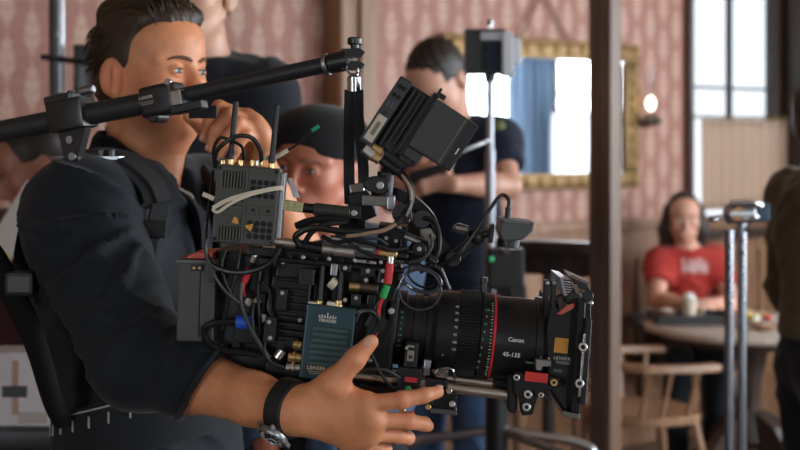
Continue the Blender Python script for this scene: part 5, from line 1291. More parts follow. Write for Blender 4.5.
# ---- body
body = empty('camera_body', q(330, 330), parent=rig)
rb('main_housing', 333, 322, 128, 122, -.062, .075, M_body, body, bev=.006, seg=3)
rb('rear_block', 245, 312, 70, 118, -.035, .07, M_body, body, bev=.005)
rb('top_plate', 322, 258, 150, 9, -.075, .07, M_anod, body)
rb('bottom_plate', 330, 388, 150, 12, -.075, .07, M_anod, body)
rb('side_panel', 290, 300, 40, 44, -.072, -.060, M_anod, body, bev=.003)
rb('lens_port', 374, 322, 26, 96, -.050, .06, M_anod, body, bev=.006)
for i in range(9): rb('heat_fin', 292, 283+i*7, 30, 2.6, -.078, -.070, M_body, body)
rb('screen_hood', 307, 277, 15, 16, -.085, -.07, mat('dull_glass', (.03, .033, .036), .2), body)
for x, y in ((283, 262), (304, 262), (330, 264), (300, 320), (366, 280), (370, 360), (345, 300)): rc('screw', q(x, y, -.076), q(x, y, -.079), .0035, M_silv, body)
for x, y in ((249, 302), (257, 302), (263, 318), (264, 330), (236, 345)): rc('port', q(x, y, -.036), q(x, y, -.048), .006, M_silv if (x % 2) else M_anod, body)
rb('port_panel', 251, 318, 26, 52, -.045, -.035, M_anod, body)
for x in (322, 344):      # cage rods holding the top
    rc('cage_rod', q(x, 262, -.07), q(x-4, 306, -.07), .0045, M_anod, body)
for y in (251, 263): rc('top_rail', q(276, y-4, -.082), q(404, y+8, -.082), .004, M_anod, body)

# ---- lens
lens = empty('zoom_lens', q(470, 335), parent=rig)
def LA(px): return q(px, 337+(px-495)*math.tan(math.radians(ROLL)), 0.)
PX = Y0/F
def ring(name, prof, m, par=lens, seg=64):
    x0 = prof[0][0]; bm = BM(); lathe(bm, LA(x0), RU, [((x-x0)*PX/math.cos(math.radians(ROLL)), r*PX) for x, r in prof], seg); return obj(name, bm, m, par, smooth=True, angle=30)
M_lens = mat('lens_black', (.014, .014, .015), .34, .2, spec=.55); M_lens2 = mat('lens_satin', (.030, .030, .031), .30, .45)
ring('mount_flange', [(378, 30), (380, 34), (389, 34), (391, 31)], M_anod)
ring('iris_ring', [(391, 34), (393, 37), (404, 37), (405, 34.5)], M_lens2)
ring('iris_barrel', [(405, 33.5), (412, 33.5), (412.5, 35), (420, 35), (420.5, 33.5), (425, 33.5), (425.5, 36), (430, 36), (433, 39)], M_lens2)
ring('zoom_barrel', [(433, 39), (435, 41), (446, 41.5), (456, 42)], M_lens)
bm = BM(); N = 90; x0, x1 = 456, 477
o = LA(x0); Lr = (x1-x0)*PX; prf = [(0, 0.), (0.0012, 1.), (Lr-.0012, 1.), (Lr, 0.)]; rings_ = []
fu, fv, fd = frame_of(RU)
for t, top in prf:
    rr = []
    for k in range(N*4):
        a = 2*math.pi*k/(N*4); r_ = (44.2 if (k % 4) < 2 else 42.6)*PX if top else 42*PX
        rr.append(bm.verts.new(o+fd*t+(fu*math.cos(a)+fv*math.sin(a))*r_))
    rings_.append(rr)
for a, b in zip(rings_, rings_[1:]):
    for k in range(N*4): bm.faces.new((a[k], a[(k+1) % (N*4)], b[(k+1) % (N*4)], b[k]))
obj('focus_gear', bm, M_lens, lens)
ring('focus_ring', [(477, 42), (478, 43), (489, 43), (489.5, 42)], M_lens)
ring('red_line', [(489.5, 42), (489.7, 42.6), (492, 42.6), (492.2, 41.5)], mat('lens_red', (.60, .02, .04), .4), seg=64)
ring('front_barrel', [(492, 41), (493, 41.3), (531, 41.8), (531.2, 41)], M_lens)
ring('front_ring', [(531, 43), (532, 44.5), (538, 44.5), (538.5, 43.5), (541, 43.5), (541.5, 45.5), (546, 45.5), (546, 40)], M_lens2)
bm = BM(); lathe(bm, LA(545.5), RU, [(0, 40*PX), (.0005, 40*PX)], 48); obj('front_glass', bm, mat('coated_glass', (.02, .02, .04), .05, .3, coat=.6), lens)
def lens_text(name, s, size, px, py, m, R, spacing=1.0, bold=False, rot=0):
    me = text_mesh(s, size, .00025, bold, spacing); ph0 = ((337+(px-495)*math.tan(math.radians(ROLL)))-py)*PX/R; A = LA(px)
    for vv in me.vertices:
        tx, ty, tz = vv.co
        if rot: tx, ty = -ty, tx
        ph = ph0+ty/R; rr = R+.0004+tz
        vv.co = A+RU*tx+(-RW*math.cos(ph)+RV*math.sin(ph))*rr
    return obj(name, me, m, lens)
M_ltxt = mat('white_engraving', (.75, .75, .73), .5); M_gtxt = mat('green_engraving', (.10, .60, .22), .5)
lens_text('lettering', 'Canon', .0078, 512, 334, M_ltxt, 41.6*PX, 1.05, True)
lens_text('lettering', '45-135', .0086, 509, 348.5, M_ltxt, 41.6*PX, 1.0, True)
for i, s in enumerate(('45', '50', '60', '70', '85', '100', '135')): lens_text('zoom_figure', s, .0046, 453, 300+i*7.2, M_ltxt, 42*PX)
for i, s in enumerate(('2.5', '3', '3.5', '4', '5', '6', '8', '10', '15')): lens_text('distance_figure', s, .0042, 482.5-.6*i, 303+i*7.6, M_ltxt if i % 2 else M_gtxt, 43*PX)
for i in range(26):
    ph = .98-i*.076; bm = BM(); n_ = -RW*math.cos(ph)+RV*math.sin(ph); t_ = RV*math.cos(ph)+RW*math.sin(ph)
    obox(bm, LA(487.5)+n_*(43*PX+.0002), (.0018 if i % 3 == 0 else .0011, .0004, .0003), (RU, t_, n_)); obj('scale_tick', bm, M_ltxt if i % 4 else M_gtxt, lens)
for i, s in enumerate(('22', '16', '11', '8', '5.6', '4', '2.8', '2.4')): lens_text('aperture_figure', s, .0044, 400, 307+i*5.6, M_gtxt, 37*PX)
for x, y, r_ in ((420, 335, 35), (443, 350, 41.3), (440, 323, 41.3), (412, 318, 33.6)):
    ph = ((337+(x-495)*.105)-y)*PX/(r_*PX); n_ = -RW*math.cos(ph)+RV*math.sin(ph); c = LA(x)+n_*r_*PX; rc('set_screw', c-n_*.001, c+n_*.0006, .0016, M_silv if x == 443 else M_dark, lens)
rc('focus_pin', q(483, 296, 0), q(483.6, 279, 0), .0042, M_blackm, lens); rc('pin_head', q(483.5, 283, 0), q(483.8, 277, 0), .006, M_blackm, lens)
# lens motor block with readout
mot = empty('lens_motor', q(412, 355, -.06), parent=rig)
rb('motor_housing', 411, 359, 14, 34, -.070, -.03, M_body, mot, bev=.004)
rb('motor_plate', 410.5, 356, 7, 11, -.076, -.070, mat('plate_grey', (.22, .20, .17), .4), mot); rb('plate_mark', 410.5, 357, 3.4, 3.4, -.077, -.0755, M_black, mot)
rb('motor_slot', 411, 346.5, 7, 2., -.075, -.071, mat('tan_mark', (.32, .28, .22), .5), mot)
rb('motor_foot', 427, 368, 7, 16, -.060, -.03, M_steel, mot)
for y in (348, 370): rc('screw', q(406.5, y, -.070), q(406.5, y, -.073), .0025, M_silv, mot)

# ---- matte box
mb = empty('matte_box', q(565, 350), parent=rig)
def poly(name, pts, d0, d1, m, parent, bev=0.):
    bm = BM(); prism(bm, [q(x, y, d0) for x, y in pts], (0, d1-d0, 0))
    if bev: bmesh.ops.bevel(bm, geom=list(bm.edges), offset=bev, segments=1, affect='EDGES')
    return obj(name, bm, m, parent)
rc('adapter_ring', LA(545), LA(552), 47*PX, M_anod, mb, .002, 48)
poly('housing', [(551, 300), (560, 314), (576, 306), (582, 300), (577, 396), (566, 412), (548, 388), (546, 330)], -.068, .075, M_body, mb, .002)
poly('filter_stage', [(578, 300), (586, 302), (580, 414), (571, 412)], -.082, .085, M_anod, mb, .0015)
poly('front_frame', [(585, 318), (592.5, 319), (586, 405), (579, 404)], -.088, .09, M_body, mb, .0015)
poly('top_edge', [(577, 300), (591, 305), (591, 320), (577, 316)], -.075, .08, M_anod, mb, .001)
poly('bottom_edge', [(562, 411), (580, 414), (580, 419.5), (563, 416)], -.080, .08, mat('grey_metal', (.16, .16, .15), .4, .5), mb, .0008)
rc('rail', q(584.5, 333, -.090), q(579, 397, -.090), .0022, M_chrome, mb)
for x, y in ((583, 347), (579.5, 383.5)): rc('knob', q(x, y, -.088), q(x, y, -.100), .0062, M_silv, mb); rc('knob_hex', q(x, y, -.100), q(x, y, -.1006), .0030, M_dark, mb)
for x in (547, 554): 
    poly('flag_tab', [(x-2.4, 281), (x+2.6, 280), (x+3.2, 286), (x+1.8, 288), (x+1.6, 318), (x-3, 318)], -.05, -.03, M_blackm, mb, .0008)
    rc('tab_pin', q(x, 283, -.05), q(x, 283, -.054), .0028, M_steel, mb)
# ribbed chrome clamps of the top flag
poly('ribbed_clamp', [(559.5, 277), (569, 279), (574, 296), (563.5, 296)], -.055, .05, mat('satin_alu', (.55, .57, .60), .3, .9), mb, .001)
for i in range(6): 
    t = i/5; rb('clamp_rib', 567+t*3.2, 280.5+t*13, 8, 1.1, -.058, -.054, M_dark, mb, roll=ROLL)
poly('hinge_arm', [(571, 276), (588, 285), (591, 290), (586, 291), (574, 284)], -.05, .0, M_blackm, mb, .001); poly('hinge_arm', [(566, 297), (575, 290), (580, 299), (576, 304), (566, 304)], -.06, -.02, M_blackm, mb, .001)
poly('chrome_strip', [(570.5, 274), (589, 282.5), (588.5, 285), (572, 278)], -.055, .02, M_chrome, mb); poly('chrome_strip', [(574, 284), (577, 284), (584, 302), (577, 307), (575, 300)], -.058, -.05, M_chrome, mb)
rc('hinge_knob', q(587, 296, -.04), q(588, 296, -.07), .0078, M_blackm, mb); rc('hinge_screw', q(590, 303, -.05), q(590, 303, -.066), .0045, M_silv, mb)
poly('red_wedge', [(557, 314), (568, 305), (575, 303.5), (574, 308), (562, 314.5)], -.072, -.066, mat('orange_red', (.55, .10, .06), .45), mb)
rb('orange_sticker', 561.3, 345.6, 14, 15, -.0696, -.0675, M_orange, mb, bev=.0003)
text_flat('lettering', 'LENSER', .0062, q(562, 358.5, -.0694), RU, RV, M_print, mb, spacing=1.15)
for i in range(2): rb('small_print', 563, 362+i*1.7, 15-2*i, .7, -.0694, -.0675, MATS['dim_print'], mb, bev=0)
for x, y in ((541, 357.5), (549, 358.5)): rc('dot_mark', q(x, y, -.069), q(x, y, -.0705), .0016, M_silv, mb)
# swing-away bracket
br = empty('rod_bracket', q(535, 390), parent=rig)
poly('grey_clamp', [(536, 359.5), (551.5, 361), (551, 366.5), (542, 366), (541.5, 371), (536, 370)], -.080, -.066, mat('khaki_grey', (.22, .22, .20), .5), br, .0008)
rb('green_strip', 530, 363, 9, 1.6, -.074, -.066, mat('dim_green', (.05, .13, .06), .5), br)
poly('side_arm', [(514, 372), (560, 377), (562, 386), (538, 392), (533, 415), (522, 416), (520, 396), (514, 394)], -.078, -.05, M_body, br, .0015)
rb('red_panel', 536.5, 377.5, 23, 9.5, -.0815, -.077, M_red, br, bev=.0006)
rb('label_plate', 558, 371, 9, 3.4, -.071, -.068, mat('dull_plate', (.07, .07, .065), .5), br)
poly('rod_clamp', [(507, 375), (518, 376), (517, 411), (513, 414), (508, 412)], -.070, .06, M_body, br, .002)
for x, y, r_, m_ in ((554, 382.5, .005, M_goldc), (516.5, 377.5, .0045, M_silv), (528, 394.5, .0058, M_silv), (526.5, 407, .0058, M_silv), (541, 395, .004, M_silv)):
    rc('bolt', q(x, y, -.078), q(x, y, -.086), r_, m_, br); rc('bolt_socket', q(x, y, -.086), q(x, y, -.0866), r_*.45, M_dark, br)
poly('cam_lever', [(534, 391), (549, 395), (553, 401), (546, 400), (536, 396)], -.085, -.075, M_blackm, br, .0008)
rb('bottom_block', 512, 398, 10, 22, -.055, -.02, M_anod, br, bev=.003)

# ---- rods
for d, y0_, r_ in ((-.060, 384.5, .0070), (-.036, 375.5, .0056)):
    rc('support_rod', q(300, y0_-15.5, d), q(512, y0_+11, d), r_, mat('rod_steel', (.70, .66, .60), .34, 1.0), rig)
rc('rod_collar', q(493, 383.5, -.038), q(508, 385.5, -.038), .0085, M_anod, rig)
# ---- base bracket near the fingertips
bb = empty('base_bracket', q(420, 385), parent=rig)
rb('bracket_block', 409, 385, 24, 34, -.080, -.01, M_body, bb, bev=.003)
rb('red_panel', 411, 380, 12.5, 4.8, -.0825, -.079, M_redb, bb, bev=.0005)
rb('bracket_arm', 436, 392, 22, 26, -.075, -.01, M_body, bb, bev=.003)
rb('foot_block', 444, 402, 26, 16, -.085, -.02, M_anod, bb, bev=.003); rb('foot_lip', 444, 412, 27, 5, -.09, -.02, mat('grey_edge', (.06, .06, .06), .4), bb)
for x, y, m_ in ((408, 389, M_green), (428, 407, M_goldc), (452, 404, M_silv), (449, 391, M_silv), (402, 410, M_goldc)): rc('bolt', q(x, y, -.085), q(x, y, -.092), .0042, m_, bb)
bm = BM(); tube(bm, [q(411, 412, -.085), q(412, 420, -.09), q(419, 424, -.09), q(428, 420, -.085)], .005, 10); obj('red_lever', bm, M_redb, bb, smooth=True)
bm = BM(); tube(bm, [q(437, 376, -.08), q(443, 369, -.085), q(452, 370, -.085), q(455, 379, -.08)], .0022, 8); obj('wire_clip', bm, M_chrome, bb, smooth=True)
poly('chrome_catch', [(431, 371), (443, 367), (449, 372), (447, 379), (436, 378)], -.075, -.06, M_chrome, bb, .001)

# ---- transmitter
tx = empty('video_transmitter', q(327, 343, -.1), parent=rig)
rb('case', 327.5, 343.5, 50, 75, -.098, -.070, M_teal, tx, bev=.003, seg=3)
rb('ridge_field', 330, 347, 37, 40, -.0988, -.097, mat('teal_panel', (.020, .046, .054), .45, .3), tx, bev=.0003)
for i in range(7): rb('cooling_ridge', 330.4-i*.65, 330+i*5.8, 36, 3.2, -.1012, -.098, M_teal2, tx, bev=.0005)
text_flat('lettering', 'TERADEK', .0056, q(327.5, 321, -.0985), RU, RV, M_print, tx, spacing=1.0, bold=True)
bm = BM()
for i in range(7): 
    h_ = (.0018, .003, .0024, .006, .0024, .003, .0018)[i]; obox(bm, q(319.5+i*2.7, 316.2+i*.28, -.0985)+RV*h_/2*.8, (.0008, .0003, h_/2), RA)
obox(bm, q(327.5, 317.8, -.0985), (.0115, .0003, .0004), RA)
obj('logo', bm, M_print, tx, label='small white skyline emblem')
rb('name_label', 316, 370.5, 22, 10.5, -.0988, -.0975, M_black, tx, bev=.0002)
text_flat('lettering', 'LENSER', .0066, q(316, 368.2, -.0992), RU, RV, mat('cream_print', (.62, .52, .36), .6), tx, spacing=1.15, bold=True)
for i in range(2): rb('small_print', 316, 371.8+i*2, 17-3*i, .8, -.0992, -.0985, MATS['dim_print'], tx, bev=0)
text_flat('lettering', 'Left', .006, q(312, 391.5, -.0905), RU, RV, M_ltxt, tx)
rb('lower_case', 322, 390, 44, 13, -.090, -.07, M_body, tx, bev=.002)
rb('orange_button', 296.5, 386.5, 7, 6, -.093, -.088, mat('button_orange', (.70, .20, .03), .4), tx);  # button in plain orange, no emission
rb('button_frame', 296.5, 386.5, 12, 10, -.090, -.07, M_black, tx)
for x in (319, 338): rc('antenna_socket', q(x, 308, -.085), q(x+.6, 300, -.085), .0052, M_goldc, tx); rc('lock_nut', q(x, 306.5, -.085), q(x, 304, -.085), .0068, M_goldc, tx); rc('antenna_stub', q(x+.6, 300, -.085), q(x+4.5, 262, -.08), .0038, M_black, tx)
for x in (312, 331): rb('cap', x, 304.5, 9, 5, -.092, -.078, M_ivory, tx, bev=.0015)
for y, m_, L_ in ((345, M_goldc, 9), (357.5, M_goldc, 14), (368, M_silv, 16)):
    rc('coax_plug', q(302, y+.5, -.085), q(302-L_, y-1, -.085), .0062, m_, tx); rc('coax_collar', q(302-L_*.45, y-.4, -.085), q(302-L_*.7, y-.7, -.085), .0078, m_, tx)
rc('coax_plug', q(283, 350, -.08), q(277, 358, -.08), .007, M_silv, tx)

# ---- wireless receiver with two aerials
rx = empty('wireless_receiver', q(245, 206, -.09), parent=rig)
RR = 4.6
def at(u_, v_):         # position on its face: u right, v down, in pixels from the centre
    a = math.radians(RR); return 245.5+u_*math.cos(a)-v_*math.sin(a), 205.5+u_*math.sin(a)+v_*math.cos(a)
def rxb(name, u_, v_, w, h, d0, d1, m, bev=.0008): x, y = at(u_, v_); return rb(name, x, y, w, h, d0, d1, m, rx, RR, bev)
rxb('case', 0, 0, 63, 78, -.095, -.052, M_olivebox, .0022)
rxb('end_panel', 34.5, 0, 6, 70, -.088, -.058, M_steel, .001)
for i in range(8):
    rxb('cooling_rib', -25.5+i*3.1, -25, 1.7, 17, -.0985, -.094, M_olivebox, .0004); rxb('cooling_rib', -25.5+i*3.1, 29, 1.7, 14, -.0985, -.094, M_olivebox, .0004)
for i in range(7): rxb('cross_rib', -16, -13+i*5.2, 26, 2.6, -.0985, -.094, M_olivebox, .0004)
rxb('divider', -1.0, 0, 2.6, 76, -.097, -.094, M_olivebox, .0004)
for rw_ in range(3):
    for cl_ in range(4):
        if rw_ == 0 and False: continue
        for vb in (-31+7, 17): 
            x, y = at(6+cl_*6.6, vb+rw_*6.6); rc('speaker_hole', q(x, y, -.0945), q(x, y, -.0957), .0038, M_dark, rx, .0002)
for uu in (8, 23): 
    rxb('screw_plate', uu, 4, 11, 9, -.0975, -.094, M_olivebox, .001); x, y = at(uu, 4); rc('plate_screw', q(x, y, -.0975), q(x, y, -.0985), .0026, M_anod, rx, .0002)
for uu in (-28.5, 28.5):
    for vv in (-35.5, 35.5): x, y = at(uu, vv); rc('corner_screw', q(x, y, -.095), q(x, y, -.097), .0026, M_anod, rx, .0002)
for (xa, ya, xb_, yb_) in ((230.5, 160, 236, 101), (271.5, 164, 277.5, 104)):
    rc('aerial', q(xa, ya, -.072), q(xb_, yb_, -.072), .0039, M_black, rx, .0015); rc('aerial_joint', q(xa, ya-1, -.072), q(xa+(xb_-xa)*.14, ya+(yb_-ya)*.14, -.072), .0048, M_black, rx); rc('gold_base', q(xa-.3, ya+5, -.072), q(xa, ya-1, -.072), .0042, M_goldc, rx)
for x in (222, 240, 252, 257, 262): rc('top_plug', q(x, 166, -.07), q(x+.4, 160, -.07), .0034, M_silv if x % 2 else M_goldc, rx)
bm = BM(); band(bm, [q(213, 208, -.099), q(228, 200, -.100), q(250, 193.5, -.101), q(279, 188, -.0985), q(284, 190, -.085)], [V(0, -1, 0)]*4+[V(1, -.5, 0)], .0058, .0018); obj('elastic_band', bm, M_ivory, rx, smooth=True)
bm = BM(); band(bm, [q(279, 188, -.0975), q(250, 195, -.1015), q(230, 204, -.102), q(218, 212, -.100), q(212, 209, -.099)], [V(0, -1, 0)]*5, .0042, .0018); obj('elastic_band', bm, M_ivory, rx, smooth=True)
bm = BM(); band(bm, [q(203, 194, -.09), q(209, 196.5, -.092), q(214, 199, -.092)], [V(0, -1, 0)]*3, .0062, .003); obj('band_end', bm, M_ivory, rx, smooth=True)
poly('orange_tab', [(231.5, 222.5), (234.5, 216.5), (238, 219.5), (238, 224)], -.1015, -.097, mat('amber_tab', (.62, .30, .05), .5), rx); poly('orange_tab', [(244, 225.5), (253, 224), (252, 228.5), (250, 231.5)], -.1015, -.097, MATS['amber_tab'], rx)
# loops over its top
cable([(215, 168, -.07), (213.5, 150, -.075), (220, 138, -.08), (232, 141, -.085), (242, 147, -.08), (244, 160, -.07)], .0022, M_cab, rx)
cable([(218, 168, -.07), (216, 153, -.078), (226, 142, -.085), (238, 136, -.085), (252, 138, -.08), (260, 150, -.075), (262, 163, -.07)], .0030, M_cab, rx)
cable([(213, 170, -.07), (211, 190, -.065), (207, 225, -.06), (206, 262, -.06)], .0022, M_cab, rx)

# ---- battery at the back
bt = empty('battery_pack', q(195, 300, -.05), parent=rig)
rb('battery_case', 196, 302, 38, 80, -.062, .03, M_batt, bt, roll=1.5, bev=.003)
rb('lid', 196, 262, 40, 4, -.064, .03, mat('battery_edge', (.10, .105, .095), .45), bt, roll=1.5); rb('groove', 199.5, 303, .8, 70, -.0628, -.061, M_dark, bt, roll=1.5, bev=0)
poly('red_top', [(184, 258), (195, 253), (213, 252), (212, 259)], -.055, .02, mat('red_orange_card', (.62, .10, .06), .5), bt, .0005)
rb('contact_plate', 197, 268, 12, 6, -.0655, -.061, M_black, bt, roll=1.5)
for x in (194, 199.5): rc('contact_pin', q(x, 268, -.065), q(x, 268, -.0675), .0020, M_goldc, bt, .0002)
rb('latch', 213, 274, 7, 16, -.066, -.03, M_black, bt); rc('latch_screw', q(215, 277, -.066), q(215, 277, -.069), .0030, M_silv, bt)

# ---- onboard monitor, seen from behind
mo = empty('onboard_monitor', q(420, 125, -.03), parent=rig); MR = 33.
mo_u, mo_v = (math.cos(math.radians(MR)), math.sin(math.radians(MR))), (-math.sin(math.radians(MR)), math.cos(math.radians(MR)))
def mq(u_, v_): return 401+mo_u[0]*u_+mo_v[0]*v_, 75+mo_u[1]*u_+mo_v[1]*v_
def mbx(name, u0, u1, v0, v1, d0, d1, m, bev=.001): x, y = mq((u0+u1)/2, (v0+v1)/2); return rb(name, x, y, u1-u0, v1-v0, d0, d1, m, mo, MR, bev)
M_mon = mat('monitor_black', (.013, .014, .015), .4, spec=.5); M_monb = mat('monitor_grey', (.040, .041, .038), .42)
mbx('screen_housing', 0, 15, 0, 78, -.055, .07, M_mon, .003); mbx('side_strip', 1.5, 14, 2, 76, -.0565, -.054, mat('monitor_face', (.030, .034, .034), .5), .001)
mbx('rear_body', 14, 40, 2, 72, -.040, .06, M_mon, .003); mbx('rear_rib', 19, 21, 4, 70, -.050, .05, M_mon); mbx('rear_rib', 25, 27, 4, 62, -.048, .05, M_mon); mbx('rear_rib', 31, 33, 6, 62, -.046, .05, M_mon)
mbx('battery_plate', 37, 44, -4, 68, -.060, .05, M_anod, .002)
mbx('battery_block', 44, 93, 0, 55, -.062, .04, M_monb, .003); mbx('battery_seam', 78.5, 79.5, 1, 54, -.0626, -.06, mat('seam_tan', (.16, .14, .11), .5), 0); mbx('battery_cap', 81, 93.5, .5, 54.5, -.0632, .035, M_mon, .002); mbx('white_mark', 88, 89.3, 30, 37, -.064, -.062, M_ltxt, 0)
mbx('release_clip', 40, 50, -7, -2, -.050, -.03, M_blackm); mbx('release_tab', 40, 43, -11, -6, -.050, -.03, M_blackm)
mbx('lower_tray', 40, 62, 55, 66, -.055, .03, M_monb, .002); mbx('lower_catch', 44, 56, 66, 71, -.05, .02, M_blackm)
mbx('serial_sticker', 2.5, 12.5, 44, 73, -.0574, -.056, M_lab, .0002); mbx('sticker_code', 5.5, 9.8, 51, 66, -.0580, -.0572, mat('code_grey', (.20, .17, .12), .7), 0)
for v_ in (10, 20): 
    for u_ in (5.0, 10.0): x, y = mq(u_, v_); rc('socket', q(x, y, -.0565), q(x, y, -.0585), .0032, M_dark, mo, .0002)
for i in range(2): mbx('vent_slot', 4+i*4, 5.5+i*4, 27, 34, -.0572, -.056, mat('slot_grey', (.08, .08, .08), .5), 0)
x, y = mq(7, 40); rc('side_button', q(x, y, -.056), q(x, y, -.059), .003, M_mon, mo)
rc('coax_plug', q(368, 153, -.05), q(380, 160, -.05), .0075, M_goldc, mo); rc('coax_nut', q(364, 148, -.052), q(373, 156, -.052), .0085, M_silv, mo); rc('coax_elbow', q(371, 146, -.045), q(382, 152, -.045), .0070, M_goldc, mo); rc('coax_boot', q(381, 159, -.05), q(398, 172, -.05), .0058, M_cab, mo)
rb('tilt_mount', 392, 163, 22, 16, -.04, .02, M_blackm, mo, roll=MR)

# ---- top handle, knuckle and rosette arm
th = empty('top_handle', q(390, 210), parent=rig)
bm = BM(); band(bm, [q(372, 196, 0), q(392, 193, 0), q(410, 200, 0), q(426, 214, 0), q(432, 226, 0), q(430, 240, 0)], [V(0, -1, 0)]*6, .018, .034); obj('grip', bm, M_body, th, smooth=True)
bm = BM(); tube(bm, [q(398, 193.5, -.012), q(412, 199, -.012), q(426, 210, -.012), q(431.5, 219, -.012), q(431, 228, -.012)], .0035, 8); obj('grip_edge', bm, mat('edge_grey', (.16, .165, .17), .35), th, smooth=True)
poly('tilt_lever', [(361, 182), (372, 176), (384, 176.5), (390, 182), (389.5, 190), (383, 195), (374, 194), (366, 189)], -.062, -.045, M_blackm, th, .002); rc('lever_screw', q(380, 185.5, -.062), q(380, 185.5, -.066), .0055, M_silv, th)
rc('knuckle', q(386, 172, -.03), q(384, 196, -.03), .012, M_body, th); rb('silver_collar', 357, 188, 15, 9, -.055, -.035, M_chrome, th, roll=-10)
rb('mount_plate', 378, 201, 32, 10, -.055, .02, mat('warm_grey', (.22, .21, .19), .35, .5), th, roll=2); rb('mount_side', 391, 203, 8, 14, -.057, .02, M_steel, th, roll=2)
rb('handle_block', 362, 206, 20, 30, -.045, .03, M_body, th, roll=-22)
rb('rear_bar', 352, 226, 26, 22, -.03, .03, M_body, th); rb('cheese_plate', 392, 243, 30, 34, -.05, .03, M_body, th, bev=.003)
rc('round_knob', q(402, 214, -.045), q(402, 214, -.075), .0135, M_blackm, th); rc('round_knob', q(420, 219, -.02), q(422, 219, -.05), .0125, M_blackm, th)
for x, y in ((396, 241), (399, 228), (386, 238), (408, 220)): rc('screw', q(x, y, -.05), q(x, y, -.0535), .0032, M_silv, th)
poly('rosette_plate', [(420, 229), (430, 228), (436, 237), (432, 244), (421, 240)], -.05, -.03, mat('stone_grey', (.20, .18, .15), .4), th, .001); rc('rosette_screw', q(431, 236, -.05), q(431, 236, -.053), .003, M_silv, th)
for i in range(4): rc('clamp_ring', q(412+i*3.2, 258-i*4.0, -.045), q(413.6+i*3.2, 256.2-i*4.0, -.05), .0135, M_anod, th, .001, 24)
rc('clamp_nose', q(407, 262, -.05), q(416, 251, -.05), .0105, M_body, th)
poly('side_wedge', [(430, 222), (440, 234), (452, 254), (460, 258), (460, 263), (450, 266), (437, 262), (432, 250)], -.035, .0, M_body, th, .002)

# ---- magic arm with small sensor box
ma = empty('sensor_arm', q(470, 245), parent=rig)
rc('arm_bar', q(448, 262, -.03), q(480, 236, -.03), .0085, M_blackm, ma); rc('elbow_joint', q(453, 259, -.045), q(453, 259, -.012), .011, M_blackm, ma); ball_bm = BM(); ball(ball_bm, q(476, 237, -.03), .012); obj('ball_joint', ball_bm, M_blackm, ma, smooth=True)
poly('wing_bolt', [(453, 228), (458, 223.5), (470, 227), (471, 231), (463, 236), (454, 233)], -.05, -.02, M_blackm, ma, .0015); poly('wing_face', [(455, 226), (468, 228), (467, 231), (456, 229)], -.052, -.049, mat('stone_face', (.22, .20, .17), .4), ma)
rc('link_stud', q(478, 236, -.03), q(491, 232, -.03), .006, M_blackm, ma); poly('stud_washer', [(490, 225), (495, 224), (493, 243), (488, 243)], -.04, -.015, M_blackm, ma, .001)
sn = empty('sensor_box', q(515, 235, -.03), parent=rig)
poly('shell', [(502, 219.5), (507, 219.5), (535, 223), (533.5, 231), (523, 240), (503, 241), (499, 232)], -.055, .02, mat('dark_grey_shell', (.075, .08, .082), .42), sn, .002)
poly('shell_top', [(502, 219), (507, 219), (535, 222.5), (534, 225), (506, 223)], -.057, .022, mat('shell_grey', (.13, .135, .135), .4), sn, .0008)
rc('sensor_cup', q(509, 239, -.02), q(508, 247, -.02), .0155, M_black, sn); rc('back_disc', q(499, 231, -.02), q(503, 231, -.02), .013, M_black, sn)
rc('cable_plug', q(507.5, 220, -.03), q(508.5, 207, -.03), .0042, M_black, sn); cable([(508.5, 208, -.03), (508.8, 200, -.03), (504, 195, -.03), (498, 198, -.035), (486, 215, -.045), (472, 236, -.055), (458, 254, -.06), (444, 263, -.055), (430, 264, -.05), (420, 270, -.05)], .0026, M_cab, ma)

# ---- plugs, boots and cables over the body
cb = empty('cabling', q(330, 240, -.08), parent=rig)
rb('clear_plug', 293, 206.5, 20, 10, -.085, -.065, mat('clear_yellow_plastic', (.40, .38, .20), .25, var=.4, vscale=250), cb, roll=8); rc('strain_relief', q(302, 207.5, -.075), q(316, 209, -.075), .0068, M_cab, cb); rc('inline_barrel', q(314, 209, -.075), q(350, 213, -.075), .0088, mat('gunmetal', (.055, .055, .05), .32, .4), cb)
rb('pivot_clamp', 354, 212, 14, 14, -.08, -.05, M_body, cb); rc('pivot_hole', q(354, 213, -.08), q(354, 213, -.082), .0042, M_silv, cb)
rc('bnc_plug', q(274, 241, -.085), q(297, 244, -.085), .0062, M_silv, cb); rc('bnc_boot', q(296, 244, -.085), q(324, 249, -.085), .0068, M_cab, cb); rc('bnc_plug', q(322, 248.5, -.085), q(335, 250, -.085), .0075, M_silv, cb); rc('bnc_coupler', q(334, 250, -.085), q(355, 252.5, -.085), .0088, M_silv, cb)
rb('adapter_box', 366, 251, 21, 14, -.092, -.075, mat('adapter_grey', (.05, .05, .048), .4), cb); rb('adapter_print', 366, 249, 15, 2, -.0925, -.0915, MATS['dim_print'], cb, bev=0); rb('red_dot', 378.5, 252.5, 3.5, 6, -.092, -.078, M_redb, cb); rc('lemo_plug', q(379, 252.5, -.085), q(397, 255, -.085), .0072, M_goldc, cb); rc('lemo_boot', q(396, 255, -.085), q(408, 257, -.085), .0055, M_cab, cb)
rb('under_adapter', 366, 262, 20, 3, -.09, -.075, M_steel, cb)
rc('coax_plug', q(349, 286, -.08), q(360, 287, -.08), .0070, M_goldc, cb); rc('coax_body', q(359, 286.5, -.08), q(378, 289, -.08), .0062, mat('bronze_grey', (.16, .13, .09), .35, .8), cb); rc('small_plug', q(330, 281, -.08), q(336, 286, -.08), .008, M_ivory, cb)
rc('red_boot', q(390, 263, -.092), q(387.5, 284, -.092), .0058, M_redb, cb); rc('green_boot', q(387.3, 285, -.092), q(382.5, 298, -.092), .0050, M_green, cb); rc('plug_tip', q(390.5, 256, -.092), q(390, 264, -.092), .0048, M_silv, cb)
